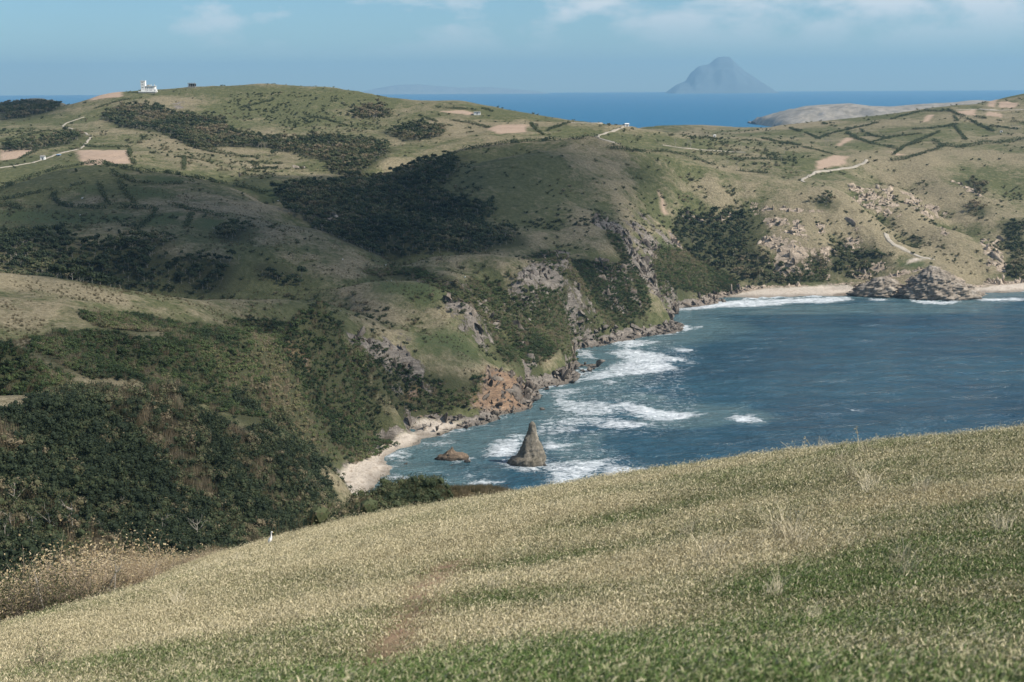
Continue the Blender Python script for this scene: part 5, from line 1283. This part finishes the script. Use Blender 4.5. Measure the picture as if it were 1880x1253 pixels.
# outcrop boulders in the wood behind the shaded fields
for i, (px, py, s) in enumerate([(613, 404, 4.0), (622, 408, 3.2), (607, 410, 2.6), (545, 312, 3.0), (558, 313, 3.2), (440, 330, 2.6), (462, 312, 2.2)]):
    x, y, z = hit(px, py, 600)
    boulder(x, y, s, PALEM, ['tallest pale crag in the dark wooded valley', 'second pale crag in the dark wooded valley', 'lowest pale crag in the dark wooded valley', 'pale crag on the bright green slope, left one', 'pale crag on the bright green slope, right one', 'pale outcrop beside the crest hedge', 'pale outcrop in the bright meadow'][i], 'outcrops between the far fields', 60 + i, 1.2, 0.2, 'outcrop')

# ------------------------------------------------------------------ single trees
def tree(px, py, hgt, label, group, seed, bare=False, leafy=110, ymin=150, name='pale_trunk_tree', ground=None):
    x, y, z = hit(px, py, ymin); z = float(land(x, y))
    r = np.random.default_rng(seed)
    t = tag(empty(name, (x, y, z), r.uniform(0, 6.28)), label, 'tree', group)
    V, Q, tips = limbs(r, hgt * 0.8, hgt * 0.022, 5, 0.8, 2, 0.08)
    link('trunk', mesh_from('trunk', V, Q), PALE_BARK, t)
    if not bare:
        c = tips[r.integers(0, len(tips), leafy)]; d = r.normal(0, 1, (leafy, 3)); d /= np.linalg.norm(d, axis=1, keepdims=True)
        LV, LQ = leaf_quads(r, c + d * hgt * 0.10 * r.uniform(0.3, 1, (leafy, 1)), d, hgt * 0.045)
        me = mesh_from('crown', LV, LQ, False); fattr(me, 'tone', np.repeat(r.uniform(size=len(LQ)), 4)); link('crown', me, LEAF1, t)
for i, (px, py, h_, lab) in enumerate([
    (2, 1000, 4.0, 'pale trunk at the left edge below the thicket'), (12, 1006, 5.0, 'pale trunk just inside the left edge'), (21, 984, 5.0, 'forked pale trunk second from the left edge'), (61, 997, 6.0, 'tall pale trunk left of the pair above the dry brush'), (91, 989, 6.0, 'pale trunk between two taller trunks'), (134, 984, 7.5, 'tallest pale trunk standing left of the brown clearing'),
    (185, 981, 3.2, 'short thin trunk at the foot of the brown clearing'), (223, 933, 2.8, 'short pale trunk above the brown clearing'), (118, 930, 3.0, 'thin pale trunk high in the thicket'), (26, 948, 6.0, 'ivy-clad tall trunk near the left edge')]):
    tree(px, py, h_, lab, 'pale trunks in the near thicket', 1000 + i, bare=i in (6, 7, 8), leafy=150)
for i, (px, py, h_) in enumerate([(474, 276, 7), (480, 275, 7), (487, 275, 7.5), (496, 272, 6), (1240, 270, 8), (1262, 273, 8), (1268, 272, 9), (1352, 313, 9), (1360, 278, 8), (1435, 298, 7), (1440, 283, 8), (1335, 306, 6), (680, 216, 8), (687, 220, 8), (1515, 270, 9), (1520, 270, 9), (1527, 271, 8), (1858, 240, 9), (1865, 241, 9), (1873, 240, 8)]):
    x0 = 'on the right-hand fields' if px > 1200 else 'on the far left slope'
    tree(px, py, h_, ['slim bare pale trunk standing alone %s' % x0, 'slim bare pale trunk in a small cluster %s' % x0][i in (0, 1, 2, 5, 6, 14, 15, 16, 17, 18, 19)] + ('' if px < 1200 else ', near the green hollow' if px < 1480 else ', by the hedged plots'), 'bare trunks %s' % x0, 1100 + i, bare=True, ymin=900, name='bare_trunk')
for i, (px, py, h_, lab) in enumerate([(1175, 257, 4.5, 'round dark bush alone beside the far road'), (1160, 263, 2.5, 'small bush just left of the round one by the far road'), (1333, 266, 5, 'round bush on the sunlit hollow rim'), (1395, 268, 5, 'dark bush on the low green hollow'), (1453, 258, 5, 'dark round bush right of the low green hollow'), (1490, 266, 5, 'dark bush near the pale track'), (853, 385, 7, 'dark clump of trees on the front spur of the central hill'), (838, 380, 6, 'dark tree at the left of the spur clump'), (1310, 400, 5, 'dark tree at the top of the green gully'), (1712, 478, 2.0, 'small bush at the end of the coastal road'), (1637, 475, 5, 'dark tree under the coastal road'), (890, 497, 4, 'lone shrub on the brown hill above the gully'), (1208, 262, 3, 'scrubby bush by the upper road'), (545, 278, 6, 'bush by the far track'), (505, 287, 8, 'dark tree at the bend of the far hedge'), (470, 310, 6, 'dark trees above the bright meadow crags')]):
    x, y, z = hit(px, py, 600); z = float(land(x, y)); r = np.random.default_rng(1200 + i)
    t = tag(empty('field_bush', (x, y, z)), lab, 'bush', 'single bushes on the far fields')
    V, Q, tips = limbs(r, h_ * 0.5, h_ * 0.03, 4, 1.0, 1); link('trunk', mesh_from('trunk', V, Q), DARK_BARK, t)
    pp, dd = lumpy(r, 170, 7, 0.55, 0.7); LV, LQ = leaf_quads(r, pp * h_ * 0.45 + np.array([0, 0, h_ * 0.35]), dd, h_ * 0.075)
    me = mesh_from('crown', LV, LQ, False); fattr(me, 'tone', np.repeat(r.uniform(0, 0.6, len(LQ)), 4)); link('crown', me, LEAF1, t)

# ------------------------------------------------------------------ dry brush at the edge of the grass
DRYLEAF = leaf_mat('dry_leaf', ((0.0, (0.25, 0.18, 0.095)), (0.4, (0.44, 0.34, 0.19)), (0.7, (0.58, 0.475, 0.29)), (1.0, (0.68, 0.58, 0.39))), inst=False)
FRESH = leaf_mat('fresh_leaf', ((0.0, (0.030, 0.075, 0.018)), (0.5, (0.055, 0.13, 0.03)), (1.0, (0.10, 0.19, 0.05))), inst=False)
OLIVE = leaf_mat('olive_leaf', ((0.0, (0.030, 0.045, 0.016)), (0.5, (0.065, 0.080, 0.030)), (1.0, (0.14, 0.125, 0.06))), inst=False)
def shrub_parts(seed, hgt, nstem, leaves, leaf):
    r = np.random.default_rng(seed); V, Q = [], []; tips = []
    for s in range(nstem):
        a = r.uniform(0, 6.28); p = np.array([r.normal(0, 0.12), r.normal(0, 0.12), -0.1]); d = np.array([math.cos(a) * 0.55, math.sin(a) * 0.55, 1.0]); rr = 0.016 * hgt
        for i in range(5):
            d = d + r.normal(0, 0.28, 3); d /= np.linalg.norm(d); q = p + d * hgt * 0.24; tube(V, Q, p, q, rr, rr * 0.75, 4); rr *= 0.75
            for _ in range(2):
                e = d + r.normal(0, 0.8, 3); e /= np.linalg.norm(e); w = q + e * hgt * r.uniform(0.10, 0.26); tube(V, Q, q, w, rr * 0.6, rr * 0.25, 3); tips.append(w)
            p = q
        tips.append(p)
    tips = np.array(tips)
    c = tips[r.integers(0, len(tips), leaves)] + r.normal(0, 0.10 * hgt, (leaves, 3)); c[:, 2] = np.maximum(c[:, 2], 0.05)
    LV, LQ = leaf_quads(r, c, r.normal(0, 1, (leaves, 3)), leaf)
    me = mesh_from('foliage', LV, LQ, False); fattr(me, 'tone', np.repeat(r.uniform(size=len(LQ)), 4))
    return mesh_from('branches', V, Q), me
SHRUBS = [shrub_parts(s, 1.0, 16, 750, 0.019) for s in (1, 2, 3, 4, 5)]
SHM = {}
def shrub(x, y, hgt, leafm, barkm, label, group, seed, name, wide=1.2):
    br, lf = SHRUBS[seed % 5]
    for key, me, mt in ((('b', seed % 5, barkm.name), br, barkm), (('l', seed % 5, leafm.name), lf, leafm)):
        if key not in SHM:
            c = me.copy(); c.materials.clear(); c.materials.append(mt); SHM[key] = c
    r = random.Random(seed)
    o = empty(name, (x, y, float(near_hill(x, y))), r.uniform(0, 6.28)); o.scale = (hgt * wide, hgt * wide, hgt)
    link('branches', SHM[('b', seed % 5, barkm.name)], None, o); link('foliage', SHM[('l', seed % 5, leafm.name)], None, o)
    return tag(o, label, 'shrub', group)
r = np.random.default_rng(55); sd = 0
for i in range(280):
    px = r.uniform(-40, 420); q_ = r.uniform()
    depth = r.uniform(0, 1) ** 1.1
    # spots stand from the brush edge back over the brow, taller where the ground falls away
    y = np.interp(px, [-120, 0, 130, 200, 300, 420], [45, 45, 46.5, 48.5, 51, 54.5]) + depth * np.interp(px, [0, 260, 330, 420], [14, 11, 5, 2.5])
    x = P(px, 1100, y)[0]
    top = P(px, np.interp(px, [-40, 0, 60, 120, 200, 260, 330, 420], [1030, 1010, 1030, 1005, 1000, 1003, 1030, 1035]) + 8, y)[2] - float(near_hill(x, y))
    hgt = min(3.4, max(0.5, top)) * r.uniform(0.55, 1.08) * (0.65 + 0.35 * depth if px < 300 else 1.0)
    red = px > 60 or q_ > 0.6
    q = r.uniform()
    sd += 1
    where = ('tall ' if hgt > 1.8 else 'low '), ('at the left edge of the brush' if px < 90 else 'in the middle of the lower left brush' if px < 240 else 'at the tapering right end of the brush'), (', along the grass edge' if depth < 0.33 else ', behind the front rows' if depth < 0.67 else ', against the dark thicket')
    if px < 110 and q < 0.55 or q < 0.16: shrub(x, y, hgt, OLIVE, DARK_BARK, '%solive green shrub %s%s' % where, 'green shrubs in the lower left brush', sd, 'green_shrub')
    elif red: shrub(x, y, hgt, DRYLEAF, TWIG, '%sdry reddish-tan shrub %s%s' % where, 'dry shrubs in the lower left brush', sd, 'dry_shrub')
    else: shrub(x, y, hgt, DRYLEAF if q > 0.5 else OLIVE, TWIG, '%shalf-dead twiggy shrub %s%s' % where, 'twiggy shrubs in the lower left brush', sd, 'twiggy_shrub')
for px, py, h_, lab in ((195, 1118, 0.6, 'bright green leafy plant at the foot of the dry brush'), (162, 1130, 0.4, 'low bright green plant left of the taller green one'), (108, 1056, 0.8, 'bright green clump inside the reddish dry brush'), (73, 1232, 0.35, 'small green tuft alone on the grass at the lower left')):
    dd_ = {195: 48.0, 162: 46.8, 108: 47.5}.get(px)
    x, y, z = hit_near(px, py, 10.0) if dd_ is None else P(px, py, dd_)
    sd += 1
    shrub(x, y, h_, FRESH, DARK_BARK, lab, 'bright green plants by the brush', sd, 'green_plant', 1.1)
def snag(px, py, hgt, label, seed, lean):
    x, y, z = P(px, py, {57: 50.0, 80: 46.5, 200: 48.6, 275: 50.5, 130: 50.0}[px]); z = float(near_hill(x, y)); rr_ = np.random.default_rng(seed)
    V, Q = [], []
    for s in lean:
        p = np.array([0, 0, -0.1]); d = np.array(s, float); d /= np.linalg.norm(d); w = 0.035 * hgt
        for i in range(5):
            q = p + d * hgt * 0.22; tube(V, Q, p, q, w, w * 0.78, 5); w *= 0.78
            e = d + rr_.normal(0, 0.6, 3); e /= np.linalg.norm(e); tube(V, Q, q, q + e * hgt * 0.25, w * 0.6, w * 0.2, 4); p = q; d = d + rr_.normal(0, 0.16, 3); d /= np.linalg.norm(d)
    o = link('dead_branch', mesh_from('dead_branch', V, Q), PALE_BARK); o.location = (x, y, z)
    return tag(o, label, 'branch', 'bleached branches in the brush')
snag(57, 1062, 2.2, 'bleached forked branch like a V at the left of the brush', 1, [(-0.5, 0, 1), (0.55, 0, 0.8)])
snag(80, 1105, 1.8, 'short bleached stub amid the lower brush', 2, [(0.1, 0, 1)])
snag(200, 1098, 1.4, 'upright dead stem at the right foot of the dry brush', 3, [(0.05, 0, 1), (0.35, 0, 1)])
snag(275, 1072, 0.9, 'bleached branch leaning right at the end of the brush', 4, [(0.9, 0, 0.6), (0.3, 0, 1)])
snag(130, 1070, 1.9, 'arching bleached branch over the reddish dry brush', 5, [(0.6, 0, 1), (-0.4, 0, 1)])
# the crooked dead tree in the dark thicket
tree(365, 1005, 7.0, 'crooked grey dead tree in the dark thicket behind the bird', 'dead trees in the near thicket', 1300, bare=True, name='dead_tree')
tree(300, 985, 5.0, 'leaning bare tree left of the crooked dead tree', 'dead trees in the near thicket', 1301, bare=True, name='dead_tree')

# ------------------------------------------------------------------ dry stalks on the brow and coarse tussocks on the slope
STALK = flat_mat('dry_stalk', (0.46, 0.40, 0.27), (0.62, 0.56, 0.42), 4.0)
def stalk(px, py, hgt, lean, seed, label, head=True):
    x, y, z = hit_near(px, py); rr_ = np.random.default_rng(seed); V, Q = [], []
    p = np.array([0, 0, -0.03]); d = np.array([lean, 0, 1.0]); d /= np.linalg.norm(d); w = 0.009
    for i in range(4):
        q = p + d * hgt / 4; tube(V, Q, p, q, w, w * 0.8, 4); w *= 0.8; p = q; d = d + rr_.normal(0, 0.08, 3) + np.array([lean * 0.15, 0, 0]); d /= np.linalg.norm(d)
        if head and i > 1:
            for _ in range(5):
                e = d + rr_.normal(0, 0.6, 3); e /= np.linalg.norm(e); tube(V, Q, q, q + e * hgt * 0.14, 0.007, 0.005, 3)
    o = link('dry_stalk', mesh_from('dry_stalk', V, Q), STALK); o.location = (x, y, z)
    return tag(o, label, 'stalk', 'dry stalks on the brow')
for i, a in enumerate([(1466, 836, 0.55, -0.9, 'leftmost dry stalk on the brow, bent over to the left', False), (1483, 834, 0.32, -0.2, 'short thin stalk right of the bent one on the brow', True), (1494, 829, 0.40, -0.4, 'feathery stalk beside the tall thin one on the brow', True), (1500, 826, 0.42, 0.0, 'tall thin upright stalk in the left tuft on the brow', False), (1578, 820, 0.46, -0.15, 'tallest branching stalk standing on the brow', True), (1586, 820, 0.3, 0.5, 'stalk leaning right beside the branching one on the brow', False), (1601, 817, 0.24, 0.2, 'short hooked stalk right of the branching one on the brow', False), (1607, 816, 0.30, 0.05, 'rightmost thin upright stalk on the brow', False), (1552, 822, 0.2, 0.2, 'small stalk left of the branching one on the brow', False)]):
    px, py, h_, ln, lab, hd = a; stalk(px, py + 3, h_, ln, i, lab, hd)
TUSS = []
for s in (1, 2, 3):
    me = tuft(80 + s, 60, 0.34, 0.13, 1.1, 0.006); me.materials.clear(); me.materials.append(STALK); TUSS.append(me)
for i, (px, py, sc_) in enumerate([(1445, 990, 1.2), (1460, 1010, 1.0), (1305, 1030, 1.0), (1600, 905, 1.0), (1570, 880, 1.0), (1650, 1040, 0.8), (1560, 822, 0.9), (1520, 830, 0.9), (1590, 832, 0.9), (1660, 1060, 0.6), (1420, 1100, 0.6), (1500, 1150, 0.5), (1090, 1150, 0.5), (1690, 905, 0.8), (1840, 980, 0.7), (1150, 1180, 0.45), (1260, 985, 0.7), (905, 1085, 0.5), (330, 1110, 0.8), (650, 1090, 0.6), (1540, 850, 0.9), (400, 1040, 0.9), (440, 1036, 0.8), (380, 1045, 0.9), (345, 1052, 0.9)]):
    x, y, z = hit_near(px, py); o = link('dry_tussock', TUSS[i % 3]); o.location = (x, y, z); o.rotation_euler = (0, 0, i * 1.7); o.scale = (sc_,) * 3
    tag(o, '%s pale dry tussock standing above the turf %s' % ('big' if sc_ > 0.85 else 'small', 'on the brow against the sea' if py < 860 else 'near the dry brush' if px < 500 else 'in the near turf at the bottom' if py > 1080 else 'halfway down the near slope'), 'tussock', 'pale tussocks on the near slope')

# ------------------------------------------------------------------ the egret
FEATH = flat_mat('white_feather', (0.78, 0.77, 0.74), (0.84, 0.83, 0.81), 20.0, 0.7)
BILL = flat_mat('yellow_bill', (0.62, 0.44, 0.12), (0.70, 0.52, 0.18), 20.0, 0.5); LEGM = flat_mat('dark_leg', (0.06, 0.06, 0.045), (0.10, 0.095, 0.07), 20.0)
x, y, z = P(499, 1032, 45.0); z = float(near_hill(x, y))
t = tag(empty('egret', (x, y, z)), 'white egret standing on the grass edge, head turned right', 'bird')
def tube_path(pts_, radii, seg=14, squash=1.0):
    pts_ = np.array(pts_, float); V = []; Q = []
    tg = np.gradient(pts_, axis=0); tg /= np.linalg.norm(tg, axis=1, keepdims=True)
    for p, d, rr in zip(pts_, tg, radii):
        s = np.array([0, 1.0, 0]); u_ = np.cross(s, d); u_ /= np.linalg.norm(u_)
        for i in range(seg):
            a = 2 * math.pi * i / seg; V.append(p + (u_ * math.cos(a) + s * math.sin(a) * squash) * rr)
    for j in range(len(pts_) - 1):
        for i in range(seg): Q.append((j * seg + i, j * seg + (i + 1) % seg, (j + 1) * seg + (i + 1) % seg, (j + 1) * seg + i))
    V = [tuple(v) for v in V]; k0 = len(V); V += [tuple(pts_[0]), tuple(pts_[-1])]
    T = [(a, b, c) for a, b, c, d in Q] + [(a, c, d) for a, b, c, d in Q]
    T += [(i, k0, (i + 1) % seg) for i in range(seg)] + [((len(pts_) - 1) * seg + i, (len(pts_) - 1) * seg + (i + 1) % seg, k0 + 1) for i in range(seg)]
    return V, T
V, T = tube_path([(-0.085, 0, 0.045), (-0.075, 0, 0.075), (-0.058, 0, 0.12), (-0.036, 0, 0.17), (-0.014, 0, 0.22), (0.004, 0, 0.262), (0.014, 0, 0.30), (0.016, 0, 0.34), (0.014, 0, 0.38), (0.014, 0, 0.42), (0.020, 0, 0.445), (0.034, 0, 0.458), (0.052, 0, 0.456), (0.066, 0, 0.450)],
                 [0.008, 0.022, 0.044, 0.058, 0.056, 0.043, 0.030, 0.021, 0.017, 0.018, 0.024, 0.027, 0.022, 0.011], 16, 0.9)
link('body', mesh_from('body', V, T), FEATH, t)
V, T = tube_path([(0.060, 0, 0.452), (0.085, 0, 0.447), (0.112, 0, 0.441)], [0.010, 0.007, 0.002], 8); link('bill', mesh_from('bill', V, T), BILL, t)
for s in (-1, 1):
    V, T = tube_path([(-0.030, s * 0.02, 0.13), (-0.036, s * 0.02, 0.07), (-0.030, s * 0.02, -0.02)], [0.010, 0.0055, 0.005], 8); link('leg', mesh_from('leg', V, T), LEGM, t)
    V, T = tube_path([(-0.05, s * 0.045, 0.085), (-0.04, s * 0.052, 0.15), (-0.015, s * 0.050, 0.21), (0.0, s * 0.04, 0.25)], [0.010, 0.028, 0.028, 0.010], 12, 0.5); link('wing', mesh_from('wing', V, T), FEATH, t)
    for e in (s * 0.021,):
        V, T = tube_path([(0.036, e, 0.462), (0.041, e, 0.462)], [0.004, 0.004], 8); link('eye', mesh_from('eye', V, T), LEGM, t)
